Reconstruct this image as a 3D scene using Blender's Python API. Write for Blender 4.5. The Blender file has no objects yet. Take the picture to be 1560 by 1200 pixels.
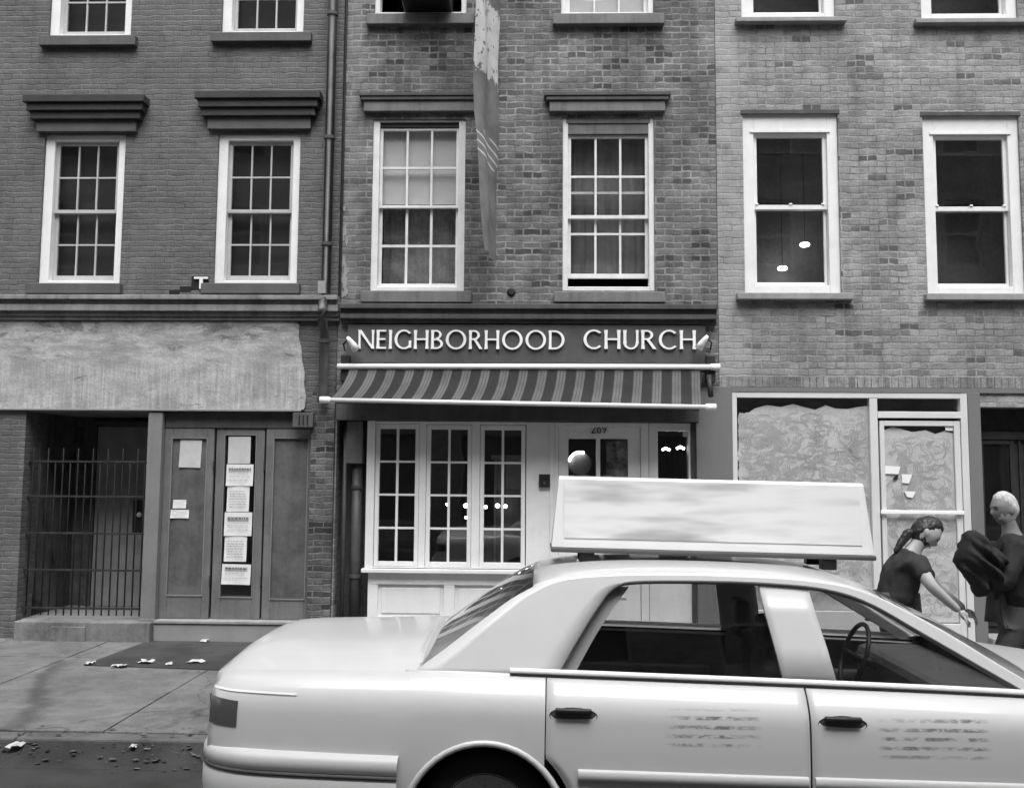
import bpy, bmesh, math, random
from mathutils import Vector, Matrix
random.seed(11)
PI = math.pi
sc = bpy.context.scene
COL = sc.collection

# ------------------------------------------------------------------ camera (measured from the facades' own vertical and horizontal edges)
CAM = Vector((0.0, -10.7, 1.95))
FPX, YAW, PITCH, ROLL = 1500.0, 0.0289, 0.0925, 0.0072
_r0 = Vector((math.cos(YAW), math.sin(YAW), 0))
FWD = Vector((-math.sin(YAW)*math.cos(PITCH), math.cos(YAW)*math.cos(PITCH), math.sin(PITCH)))
_u0 = _r0.cross(FWD)
RGT = math.cos(ROLL)*_r0 + math.sin(ROLL)*_u0
UPV = -math.sin(ROLL)*_r0 + math.cos(ROLL)*_u0
cam = bpy.data.objects.new('camera', bpy.data.cameras.new('camera'))
COL.objects.link(cam); sc.camera = cam
cam.data.sensor_width = 36; cam.data.lens = 36*FPX/1560
cam.data.shift_y = -19/1560
cam.data.clip_start = 0.05; cam.data.clip_end = 2000
m = Matrix((RGT, UPV, -FWD)).transposed().to_4x4(); m.translation = CAM
cam.matrix_world = m

def ray(px, py): return FWD + RGT*((px-780)/FPX) + UPV*((581-py)/FPX)
def F(px, py, y=0.0):                      # survey point on an upright plane parallel to the facades
    d = ray(px, py); t = (y-CAM.y)/d.y
    return CAM.x+t*d.x, CAM.z+t*d.z
def FX(px, py, y=0.0): return F(px, py, y)[0]
def FZ(px, py, y=0.0): return F(px, py, y)[1]
def P3(px, py, y): x, z = F(px, py, y); return Vector((x, y, z))
def GP(px, py, z):                         # survey point on level ground
    d = ray(px, py); t = (z-CAM.z)/d.z
    return CAM.x+t*d.x, CAM.y+t*d.y
def R(x0, y0, x1, y1, y=0.0):              # survey rectangle -> X0,X1,Z0,Z1
    a, b, c, d = F(x0, y0, y), F(x1, y0, y), F(x0, y1, y), F(x1, y1, y)
    return (a[0]+c[0])/2, (b[0]+d[0])/2, (c[1]+d[1])/2, (a[1]+b[1])/2
WALK = 0.13                                # pavement level
CURB = -3.85

# ------------------------------------------------------------------ objects
def tag(o, label=None, cat=None, group=None, kind=None):
    if label: o['label'] = label
    if cat: o['category'] = cat
    if group: o['group'] = group
    if kind: o['kind'] = kind
    return o
def thing(name, label, cat, loc=(0, 0, 0), group=None, kind=None, rot=None):
    o = bpy.data.objects.new(name, None); COL.objects.link(o)
    o.empty_display_size = 0.2
    o.location = loc
    if rot: o.rotation_euler = rot
    return tag(o, label, cat, group, kind)
def root(o):
    while o.parent: o = o.parent
    return o
def link(name, me, mat=None, parent=None, local=False, mats=None):
    o = bpy.data.objects.new(name, me); COL.objects.link(o)
    if mat: me.materials.append(mat)
    for q in mats or (): me.materials.append(q)
    if parent:
        if not local:
            l = root(parent).location
            if l.length > 1e-9: me.transform(Matrix.Translation(-l))
        o.parent = parent
    return o
class MB:
    def __init__(s): s.bm = bmesh.new()
    def box(s, x0, x1, y0, y1, z0, z1, bev=0):
        if x0 > x1: x0, x1 = x1, x0
        if y0 > y1: y0, y1 = y1, y0
        if z0 > z1: z0, z1 = z1, z0
        v = [s.bm.verts.new(c) for c in ((x0,y0,z0),(x1,y0,z0),(x1,y1,z0),(x0,y1,z0),(x0,y0,z1),(x1,y0,z1),(x1,y1,z1),(x0,y1,z1))]
        fs = [s.bm.faces.new([v[i] for i in f]) for f in ((3,2,1,0),(4,5,6,7),(0,1,5,4),(1,2,6,5),(2,3,7,6),(3,0,4,7))]
        if bev:
            es = list({e for f in fs for e in f.edges})
            bmesh.ops.bevel(s.bm, geom=es, offset=bev, segments=2, profile=0.5, affect='EDGES')
        return s
    def ring(s, x0, x1, z0, z1, wl, wr, wb, wt, y0, y1, bev=0):    # a rectangular frame, butted pieces
        s.box(x0, x0+wl, y0, y1, z0, z1, bev); s.box(x1-wr, x1, y0, y1, z0, z1, bev)
        if wb: s.box(x0+wl, x1-wr, y0, y1, z0, z0+wb, bev)
        if wt: s.box(x0+wl, x1-wr, y0, y1, z1-wt, z1, bev)
        return s
    def prism(s, poly, y0, y1):                                     # polygon in XZ pushed through Y
        a = [s.bm.verts.new((x, y0, z)) for x, z in poly]; b = [s.bm.verts.new((x, y1, z)) for x, z in poly]
        n = len(poly)
        s.bm.faces.new(a); s.bm.faces.new(b[::-1])
        for i in range(n): s.bm.faces.new((a[i], b[i], b[(i+1) % n], a[(i+1) % n]))
        return s
    def slab(s, poly, z0, z1):                                      # polygon in XY pushed through Z
        a = [s.bm.verts.new((x, y, z0)) for x, y in poly]; b = [s.bm.verts.new((x, y, z1)) for x, y in poly]
        n = len(poly)
        s.bm.faces.new(a[::-1]); s.bm.faces.new(b)
        for i in range(n): s.bm.faces.new((a[i], a[(i+1) % n], b[(i+1) % n], b[i]))
        return s
    def grid(s, rows, close=False, uv=None):
        vs = [[s.bm.verts.new(p) for p in r] for r in rows]
        lay = s.bm.loops.layers.uv.verify() if uv else None
        for i in range(len(vs)-1):
            n = len(vs[i])
            for j in range(n if close else n-1):
                k = (j+1) % n
                try: f = s.bm.faces.new((vs[i][j], vs[i][k], vs[i+1][k], vs[i+1][j]))
                except ValueError: continue
                if uv:
                    for l, (a, b) in zip(f.loops, ((i, j), (i, k), (i+1, k), (i+1, j))): l[lay].uv = uv[a][b]
        return vs
    def tube(s, pts, r, n=8, caps=True):
        pts = [Vector(p) for p in pts]; rows = []
        rs = r if isinstance(r, (list, tuple)) else [r]*len(pts)
        for i, p in enumerate(pts):
            t = (pts[min(i+1, len(pts)-1)]-pts[max(i-1, 0)]).normalized()
            a = t.cross(Vector((0, 0, 1)))
            if a.length < 0.05: a = t.cross(Vector((0, 1, 0)))
            a.normalize(); b = t.cross(a)
            rows.append([p+(a*math.cos(2*PI*k/n)+b*math.sin(2*PI*k/n))*rs[i] for k in range(n)])
        vs = s.grid(rows, close=True)
        if caps:
            s.bm.faces.new(vs[0][::-1]); s.bm.faces.new(vs[-1])
        return s
    def lathe(s, prof, c, axis='Z', n=24):                         # profile (radius, along)
        c = Vector(c); rows = []
        for r, h in prof:
            row = []
            for k in range(n):
                a = 2*PI*k/n; u, v = r*math.cos(a), r*math.sin(a)
                row.append(c+(Vector((u, v, h)) if axis == 'Z' else Vector((u, h, v)) if axis == 'Y' else Vector((h, u, v))))
            rows.append(row)
        s.grid(rows, close=True); return s
    def blob(s, c, r, n=12, m=8, jit=0):
        c = Vector(c); rows = []
        for i in range(m+1):
            a = PI*i/m; row = []
            for j in range(n):
                b = 2*PI*j/n; k = 1+random.uniform(-jit, jit)
                row.append(c+Vector((r[0]*math.sin(a)*math.cos(b)*k, r[1]*math.sin(a)*math.sin(b)*k, r[2]*math.cos(a)*k)))
            rows.append(row)
        s.grid(rows, close=True); return s
    def build(s, name, mat, parent=None, smooth=False, local=False, weld=0, label=None):
        if weld: bmesh.ops.remove_doubles(s.bm, verts=s.bm.verts, dist=weld)
        bmesh.ops.recalc_face_normals(s.bm, faces=s.bm.faces)
        me = bpy.data.meshes.new(name); s.bm.to_mesh(me); s.bm.free()
        if smooth:
            for p in me.polygons: p.use_smooth = True
        o = link(name, me, mat, parent, local)
        if label: o['label'] = label
        return o

def wall_mesh(name, x0, x1, z0, z1, y0, y1, holes, mat, parent):
    """A slab with rectangular openings, their reveals included."""
    xs = sorted({x0, x1, *[c for h in holes for c in h[:2] if x0 < c < x1]}); zs = sorted({z0, z1, *[c for h in holes for c in h[2:] if z0 < c < z1]})
    def solid(i, j):
        if i < 0 or j < 0 or i >= len(xs)-1 or j >= len(zs)-1: return False
        cx, cz = (xs[i]+xs[i+1])/2, (zs[j]+zs[j+1])/2
        return not any(h[0] < cx < h[1] and h[2] < cz < h[3] for h in holes)
    b = MB(); cache = {}
    def V(i, j, y):
        k = (i, j, y)
        if k not in cache: cache[k] = b.bm.verts.new((xs[i], y, zs[j]))
        return cache[k]
    for i in range(len(xs)-1):
        for j in range(len(zs)-1):
            if not solid(i, j): continue
            b.bm.faces.new((V(i,j,y0), V(i+1,j,y0), V(i+1,j+1,y0), V(i,j+1,y0)))
            b.bm.faces.new((V(i,j+1,y1), V(i+1,j+1,y1), V(i+1,j,y1), V(i,j,y1)))
            for di, dj, p, q in ((-1,0,(i,j),(i,j+1)), (1,0,(i+1,j+1),(i+1,j)), (0,-1,(i+1,j),(i,j)), (0,1,(i,j+1),(i+1,j+1))):
                if not solid(i+di, j+dj): b.bm.faces.new((V(*p,y0), V(*q,y0), V(*q,y1), V(*p,y1)))
    return b.build(name, mat, parent)

# ------------------------------------------------------------------ materials (the photograph is black and white: everything is a grey)
def newmat(name):
    mt = bpy.data.materials.new(name); mt.use_nodes = True
    nt = mt.node_tree; nt.nodes.clear()
    out = nt.nodes.new('ShaderNodeOutputMaterial')
    return mt, nt, out
def N(nt, typ, **kw):
    n = nt.nodes.new(typ)
    for k, v in kw.items():
        if k == 'ins':
            for a, b in v.items(): n.inputs[a].default_value = b
        else: setattr(n, k, v)
    return n
def g(v): return (v, v, v, 1)
def math_(nt, op, a, b=None, c=None, clamp=False):
    n = N(nt, 'ShaderNodeMath', operation=op, use_clamp=clamp)
    for i, q in enumerate((a, b, c)):
        if q is None: continue
        if isinstance(q, (int, float)): n.inputs[i].default_value = q
        else: nt.links.new(q, n.inputs[i])
    return n.outputs[0]
def noise(nt, vec, scale, detail=4, rough=0.55, dist=0, sx=None):
    if sx:
        mp = N(nt, 'ShaderNodeMapping'); mp.inputs['Scale'].default_value = sx; nt.links.new(vec, mp.inputs[0]); vec = mp.outputs[0]
    n = N(nt, 'ShaderNodeTexNoise', ins={'Scale': scale, 'Detail': detail, 'Roughness': rough, 'Distortion': dist})
    nt.links.new(vec, n.inputs['Vector']); return n.outputs['Fac']
def ramp(nt, fac, a, b, va, vb, smooth=True):
    n = N(nt, 'ShaderNodeMapRange', interpolation_type='SMOOTHSTEP' if smooth else 'LINEAR')
    n.inputs[1].default_value, n.inputs[2].default_value, n.inputs[3].default_value, n.inputs[4].default_value = a, b, va, vb
    nt.links.new(fac, n.inputs[0]); return n.outputs[0]
def mixv(nt, f, a, b):                       # scalar mix
    n = N(nt, 'ShaderNodeMix', data_type='FLOAT')
    for i, q in ((0, f), (2, a), (3, b)):
        if isinstance(q, (int, float)): n.inputs[i].default_value = q
        else: nt.links.new(q, n.inputs[i])
    return n.outputs[0]
def finish(nt, out, val, rough=0.7, bump=None, bstr=0.3, bdist=0.01, metal=0, coat=0, spec=0.4, alpha=None, trans=0):
    p = N(nt, 'ShaderNodeBsdfPrincipled')
    if isinstance(val, (int, float)): p.inputs['Base Color'].default_value = g(val)
    else: nt.links.new(val, p.inputs['Base Color'])
    if isinstance(rough, (int, float)): p.inputs['Roughness'].default_value = rough
    else: nt.links.new(rough, p.inputs['Roughness'])
    p.inputs['Metallic'].default_value = metal; p.inputs['Coat Weight'].default_value = coat; p.inputs['Coat Roughness'].default_value = 0.06
    p.inputs['Specular IOR Level'].default_value = spec
    if bump is not None:
        b = N(nt, 'ShaderNodeBump', ins={'Strength': bstr, 'Distance': bdist}); nt.links.new(bump, b.inputs['Height']); nt.links.new(b.outputs[0], p.inputs['Normal'])
    nt.links.new(p.outputs[0], out.inputs[0]); return p
def M(name, base, rough=0.7, var=0.15, scale=3.0, fine=30.0, bump=0.15, metal=0, coat=0, spec=0.4, streak=0.0, dirt=0.0, rvar=0.08):
    """A weathered paint / stone / metal: broad and fine mottling, optional vertical streaks and dirt blotches."""
    mt, nt, out = newmat(name)
    co = N(nt, 'ShaderNodeTexCoord').outputs['Object']
    a = noise(nt, co, scale, 5); b = noise(nt, co, fine, 4)
    v = math_(nt, 'ADD', ramp(nt, a, 0.3, 0.7, -var, var), ramp(nt, b, 0.3, 0.7, -var*0.5, var*0.5))
    if streak:
        s = noise(nt, co, 1.0, 4, 0.6, 0, (16, 16, 0.9)); v = math_(nt, 'ADD', v, ramp(nt, s, 0.42, 0.72, 0, -streak))
    if dirt:
        d = noise(nt, co, scale*0.6, 8, 0.65, 0.6); v = math_(nt, 'ADD', v, ramp(nt, d, 0.52, 0.66, 0, -dirt))
    v = math_(nt, 'MULTIPLY', math_(nt, 'ADD', v, 1.0), base, clamp=True)
    r = ramp(nt, b, 0.3, 0.7, max(rough-rvar, 0.02), min(rough+rvar, 1))
    finish(nt, out, v, r, b if bump else None, bump, 0.01, metal, coat, spec)
    return mt
def brick(name, c1, c2, mortar, msize=0.009, bw=0.205, rh=0.0675, rough=0.85, patch=0.25, paint=0.0, wash=None, wash_v=0.4, soldier=None, bstr=0.5, off=0.0, darkbrick=0.0, streak=0.1):
    mt, nt, out = newmat(name)
    pos = N(nt, 'ShaderNodeNewGeometry').outputs['Position']
    sep = N(nt, 'ShaderNodeSeparateXYZ'); nt.links.new(pos, sep.inputs[0])
    wob = noise(nt, pos, 7, 2)
    u = math_(nt, 'ADD', sep.outputs[0], sep.outputs[1])
    z = math_(nt, 'ADD', sep.outputs[2], ramp(nt, wob, 0.3, 0.7, -0.007+off, 0.007+off))
    cb = N(nt, 'ShaderNodeCombineXYZ'); nt.links.new(u, cb.inputs[0]); nt.links.new(z, cb.inputs[1])
    bt = N(nt, 'ShaderNodeTexBrick', offset=0.5, offset_frequency=2, squash=1.0, squash_frequency=2,
           ins={'Color1': g(c1), 'Color2': g(c2), 'Mortar': g(0), 'Scale': 1.0, 'Mortar Size': msize, 'Mortar Smooth': 0.8, 'Bias': 0.0, 'Brick Width': bw, 'Row Height': rh})
    nt.links.new(cb.outputs[0], bt.inputs['Vector'])
    # one tone per brick: its cell number fed to white noise
    row = math_(nt, 'FLOOR', math_(nt, 'DIVIDE', z, rh))
    sh = math_(nt, 'MULTIPLY', math_(nt, 'MODULO', row, 2.0), 0.5)
    cell = math_(nt, 'FLOOR', math_(nt, 'ADD', math_(nt, 'DIVIDE', u, bw), sh))
    cc = N(nt, 'ShaderNodeCombineXYZ'); nt.links.new(cell, cc.inputs[0]); nt.links.new(row, cc.inputs[1])
    wn = N(nt, 'ShaderNodeTexWhiteNoise', noise_dimensions='2D'); nt.links.new(cc.outputs[0], wn.inputs['Vector'])
    tone = ramp(nt, wn.outputs['Value'], 0, 1, c1, c2, False)
    if darkbrick:
        tone = math_(nt, 'MULTIPLY', tone, ramp(nt, wn.outputs['Value'], 0.0, darkbrick*1.6, 0.52, 1.0))
    fine = noise(nt, pos, 55, 5, 0.65); mid = noise(nt, pos, 1.3, 6, 0.6); mid2 = noise(nt, pos, 5, 5, 0.6)
    tone = math_(nt, 'MULTIPLY', tone, ramp(nt, fine, 0.25, 0.75, 0.72, 1.28))
    mort = math_(nt, 'MULTIPLY', ramp(nt, mid2, 0.3, 0.7, mortar*0.45, mortar*1.25), ramp(nt, fine, 0.3, 0.7, 0.85, 1.15))
    hz = noise(nt, pos, 1.0, 5, 0.7, 0.3, (6, 6, 20)); tone = math_(nt, 'MULTIPLY', tone, ramp(nt, hz, 0.3, 0.7, 0.80, 1.20))
    v = mixv(nt, bt.outputs['Fac'], tone, mort)
    v = math_(nt, 'MULTIPLY', v, ramp(nt, mid, 0.32, 0.68, 1-patch, 1+patch))
    if streak:
        s = noise(nt, pos, 1.0, 5, 0.65, 0, (7, 7, 0.5)); v = math_(nt, 'MULTIPLY', v, ramp(nt, s, 0.45, 0.75, 1, 1-streak*2))
    if wash:                                   # lime-washed bands: (x centre, half width, strength)
        for cx, hw, st in wash:
            d = math_(nt, 'ABSOLUTE', math_(nt, 'SUBTRACT', sep.outputs[0], cx))
            f = math_(nt, 'MULTIPLY', ramp(nt, d, hw*0.3, hw, st, 0), ramp(nt, mid2, 0.35, 0.6, 0.35, 1.0))
            v = mixv(nt, f, v, wash_v)
    h = math_(nt, 'ADD', math_(nt, 'MULTIPLY', math_(nt, 'SUBTRACT', 1.0, bt.outputs['Fac']), 1.0), math_(nt, 'MULTIPLY', fine, 0.5))
    finish(nt, out, v, rough, h, bstr, 0.008, spec=0.3)
    return mt
def glass(name, tint=0.85, gloss_rough=0.02, ior=1.5):
    mt, nt, out = newmat(name)
    tr = N(nt, 'ShaderNodeBsdfTransparent'); tr.inputs[0].default_value = g(tint)
    gl = N(nt, 'ShaderNodeBsdfGlossy'); gl.inputs['Roughness'].default_value = gloss_rough; gl.inputs['Color'].default_value = g(0.95)
    co = N(nt, 'ShaderNodeTexCoord').outputs['Object']
    nz = noise(nt, co, 1.6, 2); b = N(nt, 'ShaderNodeBump', ins={'Strength': 0.035, 'Distance': 0.05}); nt.links.new(nz, b.inputs['Height'])
    nt.links.new(b.outputs[0], gl.inputs['Normal'])
    ge = N(nt, 'ShaderNodeNewGeometry'); dt = N(nt, 'ShaderNodeVectorMath', operation='DOT_PRODUCT'); nt.links.new(ge.outputs['Incoming'], dt.inputs[0]); nt.links.new(ge.outputs['Normal'], dt.inputs[1])
    q = math_(nt, 'POWER', math_(nt, 'SUBTRACT', 1.0, math_(nt, 'ABSOLUTE', dt.outputs['Value']), clamp=True), 5.0)
    r0 = 2*((ior-1)/(ior+1))**2                                  # both faces of the sheet
    f = math_(nt, 'MULTIPLY_ADD', q, 1-r0, r0, clamp=True)
    mx = N(nt, 'ShaderNodeMixShader'); nt.links.new(f, mx.inputs[0]); nt.links.new(tr.outputs[0], mx.inputs[1]); nt.links.new(gl.outputs[0], mx.inputs[2])
    nt.links.new(mx.outputs[0], out.inputs[0]); return mt
def emit(name, v, s):
    mt, nt, out = newmat(name); e = N(nt, 'ShaderNodeEmission', ins={'Color': g(v), 'Strength': s}); nt.links.new(e.outputs[0], out.inputs[0]); return mt

XL, XR = FX(519, 300), FX(1092, 300)          # party lines between the three houses
MAT = {}
MAT['brick_dark'] = brick('brick_dark', 0.100, 0.116, 0.130, 0.010, rh=0.0625, patch=0.15, bstr=0.4, rough=0.6, streak=0.08)
MAT['brick_mid'] = brick('brick_mid', 0.090, 0.165, 0.225, 0.014, bw=0.195, rh=0.0725, patch=0.34, darkbrick=0.10, bstr=0.35, wash=[(XL+0.08, 0.22, 0.55)], wash_v=0.24, streak=0.16)
MAT['brick_pale'] = brick('brick_pale', 0.19, 0.29, 0.275, 0.012, bw=0.2, rh=0.072, patch=0.18, darkbrick=0.07, bstr=0.35, wash=[(XR+0.12, 0.26, 0.6)], wash_v=0.33, streak=0.15)
MAT['brick_pier'] = brick('brick_pier', 0.06, 0.13, 0.17, 0.011, patch=0.3, darkbrick=0.3)
MAT['brick_far'] = brick('brick_far', 0.24, 0.36, 0.36, 0.010, patch=0.2)
MAT['brick_far_dark'] = brick('brick_far_dark', 0.20, 0.32, 0.33, 0.010, patch=0.2)
MAT['white'] = M('white_window_paint', 0.74, 0.45, 0.04, 5, 60, 0.05, dirt=0.06)
MAT['white_old'] = M('aged_white_paint', 0.68, 0.5, 0.06, 6, 50, 0.08, streak=0.06, dirt=0.1)
MAT['sash'] = M('grey_sash_paint', 0.42, 0.5, 0.08, 5, 40, 0.08)
MAT['cream'] = M('cream_shopfront_paint', 0.76, 0.42, 0.05, 3, 50, 0.05, streak=0.05)
MAT['greypaint'] = M('grey_door_paint', 0.145, 0.5, 0.14, 3, 40, 0.1, streak=0.15)
MAT['greypanel'] = M('scuffed_dark_panel', 0.098, 0.6, 0.2, 4, 30, 0.12, streak=0.2, dirt=0.15)
MAT['postgrey'] = M('grey_post_paint', 0.185, 0.5, 0.1, 2, 40, 0.08, streak=0.12)
MAT['darkhood'] = M('dark_cornice_paint', 0.036, 0.45, 0.15, 4, 40, 0.1)
MAT['hoodgrey'] = M('brown_grey_stone', 0.085, 0.65, 0.14, 4, 40, 0.12, streak=0.12)
MAT['midhood'] = M('grey_lintel_stone', 0.15, 0.7, 0.16, 4, 40, 0.15, streak=0.22)
MAT['middark'] = M('sooty_moulding', 0.07, 0.7, 0.2, 4, 40, 0.15, streak=0.2)
MAT['stone'] = M('sill_stone', 0.27, 0.75, 0.12, 5, 50, 0.15, streak=0.1)
MAT['cornice'] = M('stone_cornice', 0.23, 0.75, 0.18, 3, 40, 0.2, streak=0.3, dirt=0.25)
MAT['step'] = M('worn_step_stone', 0.17, 0.8, 0.22, 4, 40, 0.3, streak=0.2, dirt=0.3)
MAT['base'] = M('pale_base_concrete', 0.24, 0.85, 0.08, 3, 60, 0.1)
MAT['plaster'] = M('grey_shop_plaster', 0.16, 0.65, 0.06, 1.2, 40, 0.06, streak=0.05)
MAT['iron'] = M('black_iron', 0.03, 0.5, 0.25, 8, 60, 0.2, spec=0.3)
MAT['pipe'] = M('painted_downpipe', 0.075, 0.5, 0.2, 4, 40, 0.15, streak=0.2)
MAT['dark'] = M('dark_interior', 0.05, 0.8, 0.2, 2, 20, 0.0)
MAT['shade'] = M('charcoal_roller_shade', 0.13, 0.8, 0.1, 2, 30, 0.0)
MAT['roomgrey'] = M('dim_room_paint', 0.16, 0.8, 0.25, 1.5, 20, 0.0)
MAT['room'] = M('room_plaster', 0.16, 0.9, 0.08, 1, 20, 0.0)
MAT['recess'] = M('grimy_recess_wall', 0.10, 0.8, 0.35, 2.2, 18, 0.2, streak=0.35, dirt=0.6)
MAT['metal'] = M('brushed_aluminium', 0.62, 0.35, 0.04, 3, 80, 0.03, metal=0.0, spec=0.6)
MAT['whitemetal'] = M('white_enamel', 0.85, 0.35, 0.015, 5, 10, 0.0, spec=0.5, rvar=0.01)
MAT['signboard'] = M('charcoal_signboard', 0.072, 0.5, 0.15, 2, 40, 0.05, streak=0.06)
MAT['letters'] = M('white_letters', 0.80, 0.4, 0.02, 6, 60, 0.02)
MAT['paper'] = M('paper', 0.66, 0.8, 0.05, 9, 60, 0.03)
MAT['papergrey'] = M('grey_paper', 0.46, 0.8, 0.05, 9, 60, 0.03)
MAT['ink'] = M('printed_ink', 0.16, 0.8, 0.2, 30, 90, 0.0)
MAT['curtain'] = M('pale_roller_blind', 0.66, 0.8, 0.03, 3, 80, 0.03)
MAT['drape'] = M('hanging_drape', 0.24, 0.9, 0.15, 3, 40, 0.05, streak=0.25)
MAT['net'] = M('grey_net_curtain', 0.40, 0.9, 0.3, 4, 30, 0.05, streak=0.1)
MAT['glass'] = glass('window_glass', 0.93)
MAT['glass_dark'] = glass('old_window_glass', 0.72, 0.03)
MAT['carglass'] = glass('car_glass', 0.78, 0.01, 1.5)
MAT['black'] = M('black_plastic', 0.015, 0.45, 0.1, 5, 50, 0.05)
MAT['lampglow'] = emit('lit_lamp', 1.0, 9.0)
MAT['asphalt'] = M('asphalt', 0.030, 0.9, 0.45, 2.0, 70, 0.5, dirt=0.15)
MAT['patch'] = M('dark_asphalt_patch', 0.042, 0.9, 0.3, 3, 70, 0.6, dirt=0.3)
MAT['curbstone'] = M('kerb_stone', 0.11, 0.85, 0.2, 3, 60, 0.3, dirt=0.35)
def sidewalk_mat():
    mt, nt, out = newmat('pavement_concrete')
    pos = N(nt, 'ShaderNodeNewGeometry').outputs['Position']
    big = noise(nt, pos, 0.8, 5, 0.6); mid = noise(nt, pos, 5, 6, 0.65, 0.5); fine = noise(nt, pos, 90, 3, 0.7)
    v = math_(nt, 'MULTIPLY', ramp(nt, big, 0.3, 0.7, 0.118, 0.168), ramp(nt, fine, 0.3, 0.7, 0.8, 1.2))
    v = math_(nt, 'MULTIPLY', v, ramp(nt, mid, 0.35, 0.62, 1.08, 0.8))
    vo = N(nt, 'ShaderNodeTexVoronoi', ins={'Scale': 7.0}); nt.links.new(pos, vo.inputs['Vector'])
    v = math_(nt, 'MULTIPLY', v, ramp(nt, vo.outputs['Distance'], 0.06, 0.10, 0.5, 1.0))     # trodden gum
    wp = N(nt, 'ShaderNodeVectorMath', operation='MULTIPLY_ADD'); wn_ = N(nt, 'ShaderNodeTexNoise', ins={'Scale': 2.5, 'Detail': 5.0}); nt.links.new(pos, wn_.inputs['Vector']); wp.inputs[1].default_value = (.5, .5, 0); nt.links.new(wn_.outputs['Color'], wp.inputs[0]); nt.links.new(pos, wp.inputs[2])
    cr = N(nt, 'ShaderNodeTexVoronoi', feature='DISTANCE_TO_EDGE', ins={'Scale': 0.55}); nt.links.new(wp.outputs[0], cr.inputs['Vector'])
    v = math_(nt, 'MULTIPLY', v, ramp(nt, cr.outputs['Distance'], 0.0, 0.006, 0.55, 1.0))
    st = noise(nt, pos, 1.9, 7, 0.7, 1.2); v = math_(nt, 'MULTIPLY', v, ramp(nt, st, 0.56, 0.66, 1.0, 0.74))
    finish(nt, out, v, 0.85, fine, 0.25, 0.006); return mt
MAT['walk'] = sidewalk_mat()
def peeling_mat():
    mt, nt, out = newmat('peeling_fascia_paint')
    pos = N(nt, 'ShaderNodeNewGeometry').outputs['Position']
    sep = N(nt, 'ShaderNodeSeparateXYZ'); nt.links.new(pos, sep.inputs[0])
    a = noise(nt, pos, 2.2, 8, 0.68, 0.4, (1, 1, 1.8)); s = noise(nt, pos, 1, 5, 0.65, 0.0, (26, 1, 1.4)); f = noise(nt, pos, 38, 5, 0.65); hz = noise(nt, pos, 1.0, 6, 0.7, 0.4, (3, 1, 16))
    zf0 = FZ(240, 622); zf1 = FZ(240, 488); zm = zf0+(zf1-zf0)*0.5
    low = ramp(nt, sep.outputs[2], zm-0.10, zm+0.12, 1, 0)
    v = ramp(nt, a, 0.33, 0.66, 0.28, 0.43)
    v = math_(nt, 'MULTIPLY', v, mixv(nt, low, ramp(nt, hz, 0.35, 0.65, 0.78, 1.12), ramp(nt, s, 0.36, 0.64, 0.80, 1.10)))
    v = math_(nt, 'MULTIPLY', v, ramp(nt, f, 0.3, 0.7, 0.88, 1.12))
    pe = noise(nt, pos, 3.1, 9, 0.72, 0.5, (1, 1, 2.4)); top = ramp(nt, sep.outputs[2], zm, zf1, 0.0, 0.09)
    v = math_(nt, 'MULTIPLY', v, ramp(nt, math_(nt, 'ADD', pe, top), 0.60, 0.66, 1.0, 0.55))
    finish(nt, out, v, 0.8, math_(nt, 'ADD', f, pe), 0.4, 0.01); return mt
MAT['peel'] = peeling_mat()
def soap_mat(name, lo, hi, sc_):
    mt, nt, out = newmat(name)
    co = N(nt, 'ShaderNodeTexCoord').outputs['Object']
    a = noise(nt, co, 2.4, 6, 0.65, 0.8); f = noise(nt, co, 22*sc_, 5, 0.72, 1.8)
    v = ramp(nt, a, 0.3, 0.7, lo, hi); v = math_(nt, 'MULTIPLY', v, ramp(nt, f, 0.3, 0.66, 0.84, 1.08))
    dk = noise(nt, co, 4.2, 6, 0.7, 1.0); v = math_(nt, 'MULTIPLY', v, ramp(nt, dk, 0.63, 0.70, 1.0, 0.72))
    finish(nt, out, v, 0.8); return mt
MAT['soap'] = soap_mat('soaped_glass', 0.72, 0.84, 1.0)
MAT['soap_pale'] = soap_mat('soaped_glass_pale', 0.78, 0.88, 1.3)
MAT['swipe_light'] = soap_mat('thick_soap', 0.84, 0.92, 2.0); MAT['swipe_dark'] = soap_mat('thin_soap', 0.54, 0.68, 2.0)
def swipes(parent, x0, x1, z0, zt, y, n, mats, seed, rmax=0.15):
    """arcs left by the cloth that soaped the glass"""
    rr = random.Random(seed)
    for mi, mt in enumerate(mats):
        b = MB(); k = 0
        for q in range(n):
            cx, cz = rr.uniform(x0, x1), rr.uniform(z0, zt); r = rr.uniform(0.03, rmax); a0 = rr.choice((0.3, 2.4, 4.4))+rr.uniform(-.9, .9); da = rr.uniform(1.2, 3.6); w = rr.uniform(.004, .014); el = rr.uniform(.55, 1.1); rt = rr.uniform(-.6, .6)
            for rep_ in range(rr.choice((1, 1, 2, 3, 4))):
                cx += rr.uniform(.018, .03); cz += rr.uniform(-.012, .012); rows = []; k += 1
                for i in range(15):
                    t = i/14; a = a0+da*t; ww = w*math.sin(PI*min(max(t, .06), .94)); row = []
                    for e in (-ww, ww):
                        X, Z = (r+e)*math.cos(a), (r+e)*el*math.sin(a); row.append((cx+X*math.cos(rt)-Z*math.sin(rt), y-0.0006-0.0000012*k-0.0006*mi, cz+X*math.sin(rt)+Z*math.cos(rt)))
                    rows.append(row)
                if all(x0 < p[0] < x1 and z0 < p[2] < zt for r_ in rows for p in r_): b.grid(rows)
        o = b.build('soap_swipe', mt, parent); o['kind'] = 'stuff'
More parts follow.
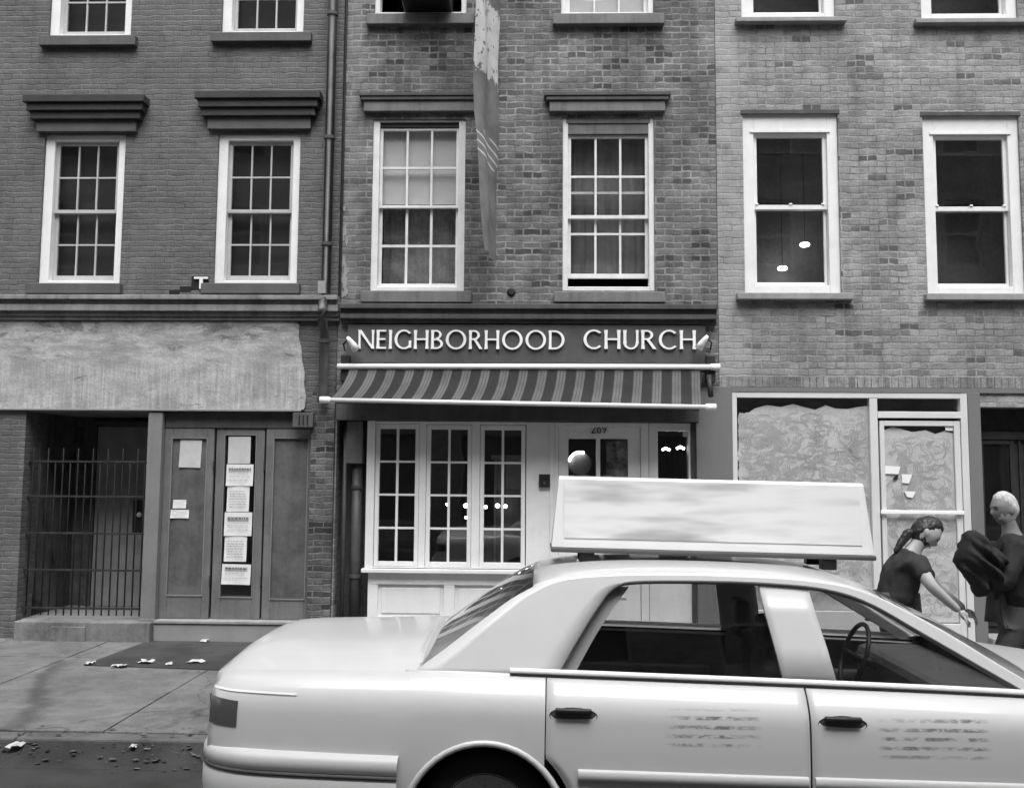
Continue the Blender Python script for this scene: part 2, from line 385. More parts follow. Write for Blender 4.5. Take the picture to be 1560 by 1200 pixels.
def stripe_mat():
    mt, nt, out = newmat('striped_canvas')
    uv = N(nt, 'ShaderNodeUVMap'); sep = N(nt, 'ShaderNodeSeparateXYZ'); nt.links.new(uv.outputs[0], sep.inputs[0])
    t = math_(nt, 'FRACT', math_(nt, 'MULTIPLY', sep.outputs[0], 1/0.205))
    lt = math_(nt, 'LESS_THAN', t, 0.47)
    t2 = math_(nt, 'FRACT', math_(nt, 'MULTIPLY', t, 1/0.157))
    thin = math_(nt, 'LESS_THAN', t2, 0.22)
    lv = mixv(nt, thin, 0.125, 0.065)
    v = mixv(nt, lt, 0.026, lv)
    pos = N(nt, 'ShaderNodeNewGeometry').outputs['Position']
    a = noise(nt, pos, 3, 5); f = noise(nt, pos, 70, 3)
    v = math_(nt, 'MULTIPLY', v, math_(nt, 'MULTIPLY', ramp(nt, a, 0.3, 0.7, 0.8, 1.15), ramp(nt, f, 0.3, 0.7, 0.9, 1.1)))
    p = finish(nt, out, v, 0.9, f, 0.1, 0.004)
    tl_n = N(nt, 'ShaderNodeBsdfTranslucent'); nt.links.new(v, tl_n.inputs[0]); mx = N(nt, 'ShaderNodeMixShader', ins={0: 0.25})
    nt.links.new(p.outputs[0], mx.inputs[1]); nt.links.new(tl_n.outputs[0], mx.inputs[2]); nt.links.new(mx.outputs[0], out.inputs[0]); return mt
MAT['stripe'] = stripe_mat()
def banner_mat():
    mt, nt, out = newmat('printed_banner_cloth')
    uv = N(nt, 'ShaderNodeUVMap'); sep = N(nt, 'ShaderNodeSeparateXYZ'); nt.links.new(uv.outputs[0], sep.inputs[0])
    pos = N(nt, 'ShaderNodeNewGeometry').outputs['Position']
    e = noise(nt, pos, 9, 4, 0.65, 0.8); vv = math_(nt, 'ADD', sep.outputs[1], ramp(nt, e, 0.3, 0.7, -0.035, 0.035, False))
    wh = math_(nt, 'MULTIPLY', math_(nt, 'GREATER_THAN', vv, 0.155), math_(nt, 'LESS_THAN', vv, 0.40))
    hole = noise(nt, pos, 13, 2); wh = math_(nt, 'MULTIPLY', wh, math_(nt, 'LESS_THAN', hole, 0.62))
    sl = math_(nt, 'ADD', math_(nt, 'MULTIPLY', sep.outputs[1], 34), math_(nt, 'MULTIPLY', sep.outputs[0], 2.2))
    st = math_(nt, 'LESS_THAN', math_(nt, 'FRACT', sl), 0.2)
    band = math_(nt, 'MULTIPLY', math_(nt, 'GREATER_THAN', sep.outputs[1], 0.60), math_(nt, 'LESS_THAN', sep.outputs[1], 0.70))
    k = math_(nt, 'MAXIMUM', wh, math_(nt, 'MULTIPLY', st, band))
    a = noise(nt, pos, 4, 4)
    v = mixv(nt, k, ramp(nt, a, 0.3, 0.7, 0.12, 0.20), ramp(nt, a, 0.3, 0.7, 0.46, 0.60))
    finish(nt, out, v, 0.8); return mt
MAT['banner'] = banner_mat()

# ------------------------------------------------------------------ ground
b = MB(); b.box(-300, 300, -300, 300, -0.30, -0.012); tag(b.build('ground', MAT['asphalt']), kind='structure')
b = MB(); b.box(-60, 60, -11.6, CURB-0.15, -0.011, 0.0); tag(b.build('road', MAT['asphalt']), kind='structure')
b = MB()
xj = GP(160, 1112, WALK)[0]
b.box(-60, 60, CURB+0.02, 0.34, -0.01, WALK-0.02)
ys = [CURB+0.155, -2.42, -1.0, 0.335]
xs = [xj+1.55*k for k in range(-22, 24)]
for i in range(len(xs)-1):
    for j in range(3):
        b.box(xs[i]+0.005, xs[i+1]-0.005, ys[j]+0.004, ys[j+1]-0.004, WALK-0.06, WALK+random.uniform(-0.003, 0.003), 0.004)
tag(b.build('pavement', MAT['walk']), kind='structure')
b = MB(); x = -60.0
while x < 60:
    l = random.uniform(1.4, 2.2); b.box(x, x+l-0.008, CURB-0.012, CURB+0.15, -0.2, WALK-0.004+random.uniform(-0.004, 0.004), 0.015); x += l
tag(b.build('kerb', MAT['curbstone']), kind='structure')
b = MB(); b.box(-60, 60, -14.2, -11.6, -0.2, 0.13, 0.02); tag(b.build('pavement', MAT['walk']), kind='structure')
pa = [GP(x, y, WALK) for x, y in ((226, 976), (128, 1013), (345, 1021), (560, 1030), (560, 985), (420, 978))]
b = MB(); b.slab(pa, WALK-0.01, WALK+0.006); tag(b.build('asphalt_patch', MAT['patch']), kind='structure')
b = MB(); pr_ = [(CURB-0.28, -0.02), (CURB-0.28, 0.001), (CURB-0.16, 0.028), (CURB-0.013, 0.092), (CURB-0.013, -0.02)]
b.grid([[(x, y, z) for y, z in pr_] for x in (-60, 60)]); tag(b.build('gutter', MAT['asphalt']), kind='structure')
b = MB()                                                        # dead leaves and grit swept along the gutter
for k in range(1500):
    x = random.uniform(-7, 7); y = CURB-0.02-abs(random.gauss(0, 0.13)); z0 = max(0.004, 0.092*(1-(CURB-0.012-y)/0.27)+0.004)
    if random.random() < 0.30: y = CURB+0.02+abs(random.gauss(0, 0.12)); z0 = WALK+0.004
    r = random.choice((.006, .008, .012, .018, .026))*random.uniform(.7, 1.3); a = random.uniform(0, 2*PI); n = 5
    pts = [(x+r*math.cos(a+2*PI*i/n)*random.uniform(.5, 1.2), y+r*0.7*math.sin(a+2*PI*i/n)*random.uniform(.5, 1.2), z0+random.uniform(0.0, 0.007)) for i in range(n)]
    b.bm.faces.new([b.bm.verts.new(p) for p in pts])
leafm = M('dead_leaves', 0.075, 0.9, 0.9, 9, 60, 0.1)
tag(b.build('gutter_leaves', leafm), 'dead leaves and grit lying along the gutter beside the kerb', 'leaves', kind='stuff')
GZ = lambda y: max(0.004, 0.092*(1-(CURB-0.012-y)/0.27)+0.004)
scraps = [(136, 1011, .10, .05, 'small white paper scrap at the pointed corner of the dark asphalt patch'), (181, 1015, .16, .035, 'long white paper strip on the front edge of the dark asphalt patch'),
          (222, 1009, .15, .06, 'crumpled white paper lying on the dark asphalt patch near its front edge'), (258, 1012, .07, .03, 'tiny white scrap between two larger papers on the dark asphalt patch'),
          (299, 1008, .17, .06, 'largest white paper scrap on the dark asphalt patch, nearest the taxi trunk'), (311, 977, .09, .05, 'pale crumpled scrap at the back edge of the dark asphalt patch'),
          (62, 1122, .11, .07, 'white crumpled paper lying in the gutter beside the kerb'), (212, 1137, .05, .035, 'small grey white scrap on the road just below the kerb')]
for px, py, w, d, lab in scraps:
    z = WALK+0.008 if py < 1100 else 0.06
    x, y = GP(px, py, z); b = MB()
    if py > 1100: y = min(y, CURB-0.06); z = GZ(y)
    rows = []
    for i in range(5):
        w_ = w*0.8; rows.append([(x+(i/4-0.5)*w_+random.uniform(-.1, .1)*w, y+(j/3-0.5)*d*2+random.uniform(-.2, .2)*d, z+0.004+random.uniform(0, 0.022)) for j in range(4)])
    b.grid(rows); tag(b.build('paper_scrap', MAT['papergrey']), lab, 'litter', 'litter on the pavement')

# ------------------------------------------------------------------ windows
def sash(parent, x0, x1, z0, z1, y, cols, rows, mat, w=0.045, wb=None, wt=None, mun=0.018, gl='glass', th=0.04, zrows=None):
    b = MB(); wb = wb or w; wt = wt or w
    b.ring(x0, x1, z0, z1, w, w, wb, wt, y, y+th, 0.003)
    ix0, ix1, iz0, iz1 = x0+w, x1-w, z0+wb, z1-wt
    for i in range(1, cols):
        c = ix0+(ix1-ix0)*i/cols; b.box(c-mun/2, c+mun/2, y+0.004, y+th-0.004, iz0, iz1)
    for j in range(1, rows):
        c = iz0+(iz1-iz0)*j/rows
        for i in range(cols):
            a0 = ix0+(ix1-ix0)*i/cols+(mun/2 if i else 0); a1 = ix0+(ix1-ix0)*(i+1)/cols-(mun/2 if i < cols-1 else 0)
            b.box(a0, a1, y+0.006, y+th-0.006, c-mun/2, c+mun/2)
    s = b.build('sash', mat, parent)
    b = MB(); b.box(ix0-0.005, ix1+0.005, y+th*0.45, y+th*0.45+0.004, iz0-0.005, iz1+0.005); b.build('pane', MAT[gl], parent)
    return s
def sill(parent, r, mat, proj=0.07, ext=0.02):
    x0, x1, z0, z1 = r; b = MB()
    b.box(x0, x1, -proj, 0.10, z0, z1, 0.008); return b.build('sill', mat, parent)
def hood(parent, r, zf, mat_top, mat_f, n=3, proj=0.2, inset=0.13):
    """stepped cornice over a window; r = top moulding rect, zf = bottom of its plain frieze"""
    x0, x1, z0, z1 = r; h = (z1-z0)/n
    b = MB()
    for i in range(n):
        f = (n-i)/n; ins = inset*(1-f)*0.8; p = 0.07+(proj-0.07)*f
        b.box(x0+ins, x1-ins, -p, 0.0, z1-h*(i+1)+(0.002 if i < n-1 else 0), z1-h*i, 0.006)
    t = b.build('hood', mat_top, parent)
    b = MB(); b.box(x0+inset, x1-inset, -0.06, 0.02, zf, z0-0.002, 0.005); b.build('lintel', mat_f, parent)
    return t

def building(label, x):
    return thing('brick_building', label, 'building', (x, 0, 0), 'brick houses along the street')
TOPZ = 10.6
EXT_L, EXT_R = -12.0, 12.0

# ================================================================== LEFT HOUSE
lb = building('dark painted brick house with peeling pale fascia above folding shop doors and a barred entry', -4.2)
wl = [R(63, 205, 187, 433), R(329, 204, 455, 433)]
zu_off = FZ(120, 57)-FZ(120, 433)
wu = [(*R(80, -170, 204, 57)[:2], FZ(120, 57), FZ(120, 57)+(wl[0][3]-wl[0][2])), (*R(341, -170, 465, 52)[:2], FZ(400, 52), FZ(400, 52)+(wl[0][3]-wl[0][2]))]
wx = wl[0][1]-wl[0][0]; step_ = wl[1][0]-wl[0][0]
extra = [(wl[0][0]-step_*k, wl[0][0]-step_*k+wx, w[2], w[3]) for k in (1,) for w in (wl[0], wu[0])]
ent = R(32, 626, 470, 950); ent = (ent[0], ent[1], 0.0, ent[3])
wall_mesh('wall', EXT_L, XL-0.003, -0.2, TOPZ, 0.0, 0.33, wl+wu+extra+[ent], MAT['brick_dark'], lb)
def six_over_six(bd, r, dark=False, sillr=None, hoodr=None, zf=None, frame=0.085):
    x0, x1, z0, z1 = r
    b = MB(); b.ring(x0, x1, z0, z1, frame*1.25, frame, 0.045, frame*0.8, 0.03, 0.15, 0.006)
    w = b.build('window', MAT['white'], bd)
    ix0, ix1, iz0, iz1 = x0+frame*1.25, x1-frame, z0+0.045, z1-frame*0.8; zm = (iz0+iz1)/2
    sash(w, ix0, ix1, zm-0.02, iz1, 0.075, 3, 2, MAT['sash'], 0.04, gl='glass_dark')
    sash(w, ix0, ix1, iz0, zm+0.025, 0.118, 3, 2, MAT['sash'], 0.04, 0.075, 0.045, gl='glass_dark')
    b = MB(); b.box(ix0-0.02, ix1+0.02, 0.24, 0.25, iz0-0.01, iz1+0.01); b.build('blind', MAT['shade'], w)   # dark shade drawn behind the glass
    if sillr: sill(w, sillr, MAT['hoodgrey'], 0.075)
    if hoodr: hood(w, hoodr, zf, MAT['darkhood'], MAT['hoodgrey'], 3, 0.17, 0.12)
    return w
six_over_six(lb, wl[0], True, R(43, 433, 187, 449), R(38, 147, 222, 181, -0.1), FZ(130, 203))
six_over_six(lb, wl[1], True, R(309, 433, 458, 449), R(299, 141, 489, 176, -0.1), FZ(395, 199))
six_over_six(lb, wu[0], True, R(64, 58, 210, 73))
six_over_six(lb, wu[1], True, R(324, 53, 476, 67))
for r in extra[:2]: six_over_six(lb, r, True, (r[0]-0.14, r[1]+0.05, r[2]-0.115, r[2]))
# shop cornice
b = MB()
z0, z1 = FZ(250, 489), FZ(250, 453); xe = FX(519, 470)-0.004
for i, (f0, f1, p) in enumerate(((0.80, 1.0, 0.17), (0.62, 0.80, 0.12), (0.34, 0.62, 0.135), (0.16, 0.34, 0.09), (0.0, 0.16, 0.06))):
    b.box(EXT_L, xe, -p, 0.0, z0+(z1-z0)*f0+0.001, z0+(z1-z0)*f1, 0.008)
b.build('cornice', MAT['cornice'], lb)
# pale fascia with a ragged end where the render has come off the pier
top = FZ(250, 490); bot = FZ(240, 623); pts = [(EXT_L, top), (FX(452, 490), top)]
for px, py in ((457, 496), (456, 515), (460, 532), (461, 550), (465, 568), (464, 586), (467, 604), (465, 621)): pts.append(F(px, py))
pts += [(FX(463, 624), bot), (EXT_L, bot)]
b = MB(); b.prism(pts, -0.030, -0.001); b.build('fascia', MAT['peel'], lb)
b = MB(); b.box(EXT_L, FX(460, 622), -0.05, -0.002, bot-0.022, bot-0.002, 0.004); b.build('drip_edge', MAT['base'], lb)
# rendered brick pier between the shops
pr = R(471, 626, 518, 950); b = MB(); b.box(pr[0]+0.004, XL-0.006, -0.022, 0.10, -0.05, FZ(490, 598)); b.build('pier', MAT['brick_pier'], lb)
# recessed entry
ex0 = FX(32, 800); ex1 = FX(221, 800); zf = FZ(130, 944); zc = FZ(130, 628); YB = 1.2
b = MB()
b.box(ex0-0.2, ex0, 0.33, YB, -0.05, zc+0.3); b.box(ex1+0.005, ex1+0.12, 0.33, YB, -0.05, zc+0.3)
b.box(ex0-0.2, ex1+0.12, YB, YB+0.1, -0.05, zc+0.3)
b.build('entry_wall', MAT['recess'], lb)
b = MB(); b.box(ex0, ex1+0.004, 0.0, YB, zc+0.01, zc+0.07); b.build('entry_ceiling', MAT['step'], lb)
b = MB(); b.box(ex0+0.001, ex1+0.002, 0.10, YB, zf-0.2, zf-0.01); b.build('entry_floor', MAT['base'], lb)
b = MB(); s = R(22, 946, 229, 969, -0.12)
b.box(s[0], s[1], -0.14, 0.099, -0.02, zf, 0.012); b.box(s[0]+0.4, s[0]+0.78, -0.155, -0.13, -0.02, zf-0.05, 0.006); b.build('step', MAT['step'], lb)
dr = R(144, 650, 224, 930, YB-0.04); b = MB()
b.box(dr[0], dr[1], YB-0.05, YB-0.002, zf-0.008, dr[3], 0.006); ed = b.build('entry_door', MAT['stone'], lb, label='flat grey door at the back of the barred entry')
b = MB(); b.ring(dr[0]-0.06, dr[1]+0.05, zf-0.009, dr[3]+0.07, 0.055, 0.045, 0, 0.065, YB-0.07, YB-0.003, 0.004); b.build('door_frame', MAT['middark'], ed)
lr = R(202, 762, 217, 812, YB-0.06); b = MB(); b.box(lr[0], lr[1], YB-0.062, YB-0.051, lr[2], lr[3], 0.003); lk = b.build('lock_plate', MAT['iron'], ed)
kx, kz = F(212, 784, YB-0.1); b = MB(); b.lathe([(0, -0.06), (0.028, -0.05), (0.032, -0.03), (0.02, -0.012), (0.012, 0.0)], (kx, YB-0.062, kz), 'Y', 16); b.build('handle', MAT['whitemetal'], ed, True)
# post between entry and shop doors
po = R(221, 641, 243, 946); b = MB(); b.box(po[0], po[1], -0.03, 0.30, 0.1, zc+0.004, 0.008); b.box(po[0]-0.02, po[1]+0.015, -0.045, -0.031, 0.1, 0.36, 0.004); b.build('post', MAT['postgrey'], lb)
# shop doors
dz0, dz1 = FZ(350, 944), FZ(350, 652); dx0, dx1 = FX(244, 800), FX(470, 800)
b = MB(); b.box(dx0-0.004, dx1, 0.05, 0.28, dz1+0.004, zc+0.02, 0.004); b.build('door_head', MAT['middark'], lb)
b = MB(); b.box(dx0-0.004, dx1+0.30, -0.075, 0.28, dz0-0.035, dz0-0.003, 0.006); b.build('threshold', MAT['stone'], lb)
b = MB(); b.box(dx0-0.006, dx1+0.34, -0.06, 0.27, -0.02, dz0-0.037, 0.01); b.build('shop_base', MAT['base'], lb)
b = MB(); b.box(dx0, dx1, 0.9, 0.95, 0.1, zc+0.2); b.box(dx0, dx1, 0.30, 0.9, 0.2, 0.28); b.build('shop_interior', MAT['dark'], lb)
for k, (a0, a1, p0, p1, t0, t1) in enumerate(((246, 322, 259, 311, 668, 906), (325, 399, 339, 386, 663, 909), (402, 470, 415, 466, 668, 912))):
    r = R(a0, 652, a1, 943, 0.06); q = R(p0, t0, p1, t1, 0.06); y = 0.06+0.012*(k % 2)
    b = MB(); b.ring(r[0], r[1], dz0, dz1, q[0]-r[0], max(r[1]-q[1], 0.02), q[2]-dz0, dz1-q[3], y, y+0.05, 0.005)
    d = b.build('door', MAT['greypaint'], lb)
    b = MB()
    if k == 1:
        b.box(q[0]-0.01, q[1]+0.01, y+0.02, y+0.026, q[2]-0.01, q[3]+0.01); b.build('pane', MAT['glass'], d)
    else:
        b.box(q[0]-0.01, q[1]+0.01, y+0.018, y+0.04, q[2]-0.01, q[3]+0.01); b.build('panel', MAT['greypanel'], d)
    b = MB(); b.ring(q[0]-0.012, q[1]+0.012, q[2]-0.012, q[3]+0.012, 0.012, 0.012, 0.012, 0.012, y-0.008, y+0.004); b.build('moulding', MAT['postgrey'], d)
    for hz in (0.2, 0.8):
        b = MB(); b.lathe([(0, 0.05), (0.010, 0.05), (0.010, -0.05), (0, -0.05)], (r[1]+0.006, y-0.004, dz0+(dz1-dz0)*hz), 'Z', 8); b.build('hinge', MAT['iron'], d)
# notices taped to the shop doors
def paper(px0, py0, px1, py1, y, lab, mat='paper', ink=(), tilt=0.0, lines=0):
    r = R(px0, py0, px1, py1, y); cx, cz = (r[0]+r[1])/2, (r[2]+r[3])/2
    t = thing('paper_notice', lab, 'notice', (cx, y, cz), 'notices taped to the shop doors', rot=(0, tilt, 0))
    b = MB(); w, h = (r[1]-r[0])/2, (r[3]-r[2])/2; rows = []
    for i in range(5):
        rows.append([(-w+2*w*i/4, -0.003-0.010*(abs(i-2)/2)**2*(j/4)**2-random.uniform(0, 0.002), h-2*h*j/4) for j in range(5)])
    b.grid(rows); b.build('sheet', MAT[mat], t, local=True)
    b = MB(); any_ = False
    for (u0, v0, u1, v1) in ink:
        x = u0
        while x < u1:
            l = random.uniform(0.05, 0.12); b.box(-w+2*w*x, -w+2*w*min(x+l, u1), -0.0175, -0.0168, h-2*h*v1, h-2*h*(v0+random.uniform(0, 0.02))); x += l+0.02; any_ = True
    for k in range(lines):
        v = 0.2+0.7*k/max(lines, 1); x = 0.12
        while x < 0.82:
            l = random.uniform(0.05, 0.16); b.box(-w+2*w*x, -w+2*w*min(x+l, 0.88), -0.0175, -0.0168, h-2*h*(v+0.018), h-2*h*v); x += l+0.035; any_ = True
    if any_: b.build('print', MAT['ink'], t, local=True)
    else: b.bm.free()
YP1, YP2 = 0.072, 0.078
paper(274, 670, 307, 712, YP1, 'plain grey sheet taped near the top of the first folding door', 'papergrey', tilt=0.02)
paper(264, 761, 284, 774, YP1, 'small white card, upper of the two stuck on the dark door panel', lines=2)
paper(260, 776, 288, 789, YP1, 'small wide white card, lower of the two stuck on the dark door panel', lines=2)
paper(348, 665, 382, 706, YP2, 'blank grey sheet topmost in the glazed strip of the middle shop door', 'papergrey', tilt=-0.01)
paper(345, 707, 386, 740, YP2-0.004, 'second notice from the top in the glazed strip, with a thick dark heading', ink=((0.1, 0.17, 0.92, 0.27),), lines=4)
paper(346, 740, 380, 779, YP2, 'third notice from the top in the glazed strip, just under the upper heading sheet', lines=7)
paper(342, 780, 384, 816, YP2-0.004, 'fourth notice in the glazed strip, with a dark heading, at letterbox height', ink=((0.12, 0.2, 0.9, 0.31),), lines=4)
paper(342, 816, 376, 855, YP2, 'narrow notice with a dark gap beside it in the glazed strip', lines=7)
paper(338, 859, 382, 890, YP2-0.004, 'lowest notice in the glazed strip with curling bottom and dark heading', ink=((0.12, 0.14, 0.88, 0.26),), tilt=0.015, lines=3)
# barred gate
gx0, gx1 = FX(33, 800, 0.12), FX(219, 800, 0.12)
gt = thing('metal_gate', 'black iron bar gate across the recessed entry beside the shop doors', 'gate', ((gx0+gx1)/2, 0.12, zf))
n = 16; zt = FZ(120, 703, 0.12); zh = FZ(120, 682, 0.12); zb = zf+0.03
for i in range(n+1):
    x = gx0+0.012+(gx1-gx0-0.024)*i/n; z = zh if i % 2 else zt+0.01
    b = MB(); b.tube([(x, 0.12, zb), (x, 0.12, z-0.03), (x, 0.12, z)], [0.0085, 0.0085, 0.002], 8); b.build('bar', MAT['iron'], gt, True)
for py in (703, 756, 812, 868, 926):
    z = FZ(120, py, 0.12); b = MB(); b.box(gx0, gx1, 0.108, 0.132, z-0.011, z+0.011, 0.002); b.build('rail', MAT['iron'], gt)
# electrical box under the fascia
r = R(447, 629, 478, 651, -0.05); t = thing('junction_box', 'small grey electrical box with slotted cover under the end of the pale fascia', 'electrical box', (r[0], 0, r[2]))
b = MB(); b.box(r[0], r[1], -0.09, -0.024, r[2], r[3], 0.006); b.build('body', MAT['pipe'], t)
for k in range(3):
    b = MB(); x = r[0]+(r[1]-r[0])*(0.3+0.2*k); b.box(x, x+0.016, -0.094, -0.088, r[2]+0.025, r[3]-0.025); b.build('slot', MAT['black'], t)
# broken brickwork with a small white T bracket beside the window sill
t = thing('pipe_bracket', 'small white T shaped bracket in a hole of broken bricks by the sill', 'bracket', (*F(305, 430), 0)[:1]+(0, FZ(305, 430)))
r = R(292, 421, 318, 441); b = MB(); b.box(r[0], r[1], -0.006, -0.001, r[2], r[3]); q = R(274, 436, 292, 444); b.box(q[0], r[0]-0.001, -0.006, -0.001, q[2], q[3]); q = R(258, 442, 274, 448); b.box(q[0], q[1], -0.005, -0.001, q[2], q[3]); b.build('hole', MAT['black'], t)
r = R(296, 422, 317, 425, -0.02); b = MB(); b.box(r[0], r[1], -0.03, -0.007, r[2], r[3]); q = R(304, 425, 309, 440, -0.02); b.box(q[0], q[1], -0.03, -0.007, q[2], r[2]-0.001); b.build('bracket_tee', MAT['white'], t)

# downpipe
px_, _ = F(500, 300, -0.10)
dp = thing('drainpipe', 'tall dark painted drainpipe running down between the dark house and the church house', 'drainpipe', (px_, -0.1, WALK))
b = MB(); zt2 = FZ(509, 20, -0.1)
b.tube([(px_, -0.10, zt2+3.0), (px_, -0.10, FZ(492, 448, -0.1)), (px_, -0.22, FZ(492, 462, -0.1)), (px_, -0.25, FZ(492, 475, -0.1)), (px_, -0.25, FZ(492, 492, -0.1)), (px_, -0.12, FZ(492, 506, -0.1)), (px_, -0.11, FZ(490, 600, -0.1)), (px_+0.01, -0.11, FZ(490, 612, -0.1))], 0.052, 14)
b.build('pipe', MAT['pipe'], dp, True)
for py in (22, 210, 372, 520):
    z = FZ(500, py, -0.1); b = MB(); b.lathe([(0.058, -0.02), (0.064, -0.018), (0.064, 0.018), (0.058, 0.02)], (px_, -0.10 if py < 450 else -0.115, z), 'Z', 14); b.box(px_-0.03, px_+0.03, -0.05, -0.001, z-0.012, z+0.012); b.build('collar', MAT['pipe'], dp)
r = R(484, 428, 496, 447, -0.17); b = MB(); b.box(r[0], r[1], -0.175, -0.155, r[2], r[3], 0.004); b.build('tag_plate', MAT['stone'], dp)
px2, _ = F(521, 300, -0.03)
b = MB(); b.tube([(px2, -0.03, TOPZ-0.5), (px2, -0.03, FZ(515, 455))], 0.014, 8); tag(b.build('cable', MAT['black']), 'thin black cable clipped up the wall beside the drainpipe', 'cable')

# ================================================================== CHURCH HOUSE
mb = building('mottled brick house with the striped awning and the church shopfront', -0.1)
w3, w4 = R(566, 182, 708, 443), R(857, 179, 997, 443)
hgt = w3[3]-w3[2]
w3u = (*R(573, -200, 712, 22)[:2], FZ(640, 24), FZ(640, 24)+hgt); w4u = (*R(855, -200, 995, 22)[:2], FZ(925, 24), FZ(925, 24)+hgt)
ch = R(519, 640, 1062, 975); cht = FZ(800, 640)
wall_mesh('wall', XL+0.003, XR-0.003, -0.2, TOPZ, 0.0, 0.33, [w3, w4, w3u, w4u, (XL+0.02, ch[1], 0.0, cht)], MAT['brick_mid'], mb)
# white flakes of lime on the edge of the wall by the pipe
b = MB()
for k, (px, py, w_, h_) in enumerate(((524, 352, .035, .10), (528, 366, .02, .07), (519, 362, .02, .06), (522, 398, .03, .09), (526, 414, .04, .12), (520, 430, .045, .11), (527, 444, .03, .08), (518, 448, .03, .05), (524, 318, .02, .05), (521, 120, .02, .08), (523, 95, .015, .06))):
    x, z = F(px, py); x = max(x, XL+0.02+w_)
    pts = [(x+w_*math.cos(2*PI*i/13)*random.uniform(.35, 1.0), z+h_*math.sin(2*PI*i/13)*random.uniform(.45, 1.0)) for i in range(13)]
    b.prism(pts, -0.004-0.0003*k, -0.001)
b.build('lime_flakes', MAT['stone'], mb)['kind'] = 'stuff'
# W3: pale blind behind the upper sash
def win_frame(bd, r, fr=0.06, top=0.06, bottom=0.05, y0=0.02, y1=0.16, mat='white_old'):
    x0, x1, z0, z1 = r; b = MB(); b.ring(x0, x1, z0, z1, fr, fr, bottom, top, y0, y1, 0.006); return b.build('window', MAT[mat], bd)
w = win_frame(mb, w3, 0.075, 0.02); w['label'] = 'sash window with a pale blind in its upper half'
x0, x1, z0, z1 = w3[0]+0.075, w3[1]-0.075, w3[2]+0.05, w3[3]-0.02
zr = FZ(640, 312); zt_ = FZ(640, 192)
sash(w, x0, x1, zr-0.02, zt_, 0.065, 3, 2, MAT['white_old'], 0.032, mun=0.024)
sash(w, x0, x1, z0, zr+0.02, 0.108, 3, 2, MAT['white_old'], 0.032, 0.05, mun=0.028)
b = MB(); b.box(x0+0.01, x1-0.01, 0.155, 0.160, FZ(640, 306), zt_-0.01); b.build('blind', MAT['curtain'], w)
rows = []
for i in range(60):
    x = x0+(x1-x0)*i/59; rows.append([(x, 0.42+0.014*math.sin(i*0.62)+0.006*math.sin(i*1.9), z) for z in (w3[2]+0.02, zr+0.1)])
b = MB(); b.grid(rows); b.build('curtain', MAT['net'], w, True)
b = MB(); b.box(x0, x1, 0.05, 0.10, zt_+0.002, z1); b.build('head_gap', MAT['black'], w)
sill(w, R(551, 445, 719, 462), MAT['midhood'], 0.08)
hood(w, R(547, 141, 737, 152, -0.08), FZ(640, 172), MAT['middark'], MAT['midhood'], 2, 0.095, 0.05)
# W4: both sashes slid, so the rails overlap
w = win_frame(mb, w4, 0.06, 0.004); w['label'] = 'sash window with both sashes half slid and a dark gap at its foot'
x0, x1 = w4[0]+0.06, w4[1]-0.06
sash(w, x0, x1, FZ(925, 331), FZ(925, 203), 0.065, 3, 2, MAT['white_old'], 0.035, 0.04, 0.035, mun=0.024)
sash(w, x0, x1, FZ(925, 421), FZ(925, 288), 0.108, 3, 2, MAT['white_old'], 0.035, 0.05, 0.03, mun=0.024)
b = MB(); b.box(x0-0.03, x1+0.03, 0.03, 0.12, FZ(925, 203)+0.003, w4[3]-0.006); b.box(x0-0.02, x1+0.02, 0.015, 0.03, FZ(925, 187), w4[3]-0.007, 0.004); b.build('head_board', MAT['midhood'], w)
rows = []
for i in range(60):
    x = x0+(x1-x0)*i/59; rows.append([(x, 0.30+0.014*math.sin(i*0.75)+0.006*math.sin(i*2.1), z) for z in (w4[2]+0.20, w4[3])])
b = MB(); b.grid(rows); b.build('curtain', MAT['drape'], w, True)
sill(w, R(844, 446, 1012, 462), MAT['midhood'], 0.08)
hood(w, R(829, 140, 1022, 152, -0.08), FZ(925, 172), MAT['middark'], MAT['midhood'], 2, 0.095, 0.06)
for r, s in ((w3u, R(560, 25, 723, 41)), (w4u, R(842, 25, 1011, 41))):
    w = win_frame(mb, r, 0.06, 0.06); zm = (r[2]+r[3])/2
    sash(w, r[0]+0.06, r[1]-0.06, zm-0.02, r[3]-0.06, 0.065, 3, 2, MAT['white_old'], 0.04)
    if r is w4u: sash(w, r[0]+0.06, r[1]-0.06, r[2]+0.05, zm+0.02, 0.108, 3, 2, MAT['white_old'], 0.04, 0.03)
    else: sash(w, r[0]+0.06, r[1]-0.06, r[2]+0.50, zm+0.5, 0.108, 3, 2, MAT['white_old'], 0.04, 0.03)
    if r is w4u:
        b = MB(); b.box(r[0]+0.07, r[1]-0.07, 0.17, 0.175, r[2]+0.05, r[3]-0.1); b.build('blind', MAT['curtain'], w)
    sill(w, s, MAT['midhood'], 0.08)
# window air conditioner
r = R(612, -30, 687, 21, -0.2); t = thing('air_conditioner', 'black window air conditioner jutting from the open window above the blind window', 'air conditioner', ((r[0]+r[1])/2, 0, w3u[2]))
b = MB(); b.box(r[0], r[1], -0.34, 0.12, w3u[2]+0.055, w3u[2]+0.42, 0.015); b.build('casing', MAT['black'], t)
for k in range(9):
    b = MB(); z = w3u[2]+0.09+0.033*k; b.box(r[0]+0.03, r[1]-0.03, -0.348, -0.339, z, z+0.014); b.build('louvre', MAT['iron'], t)
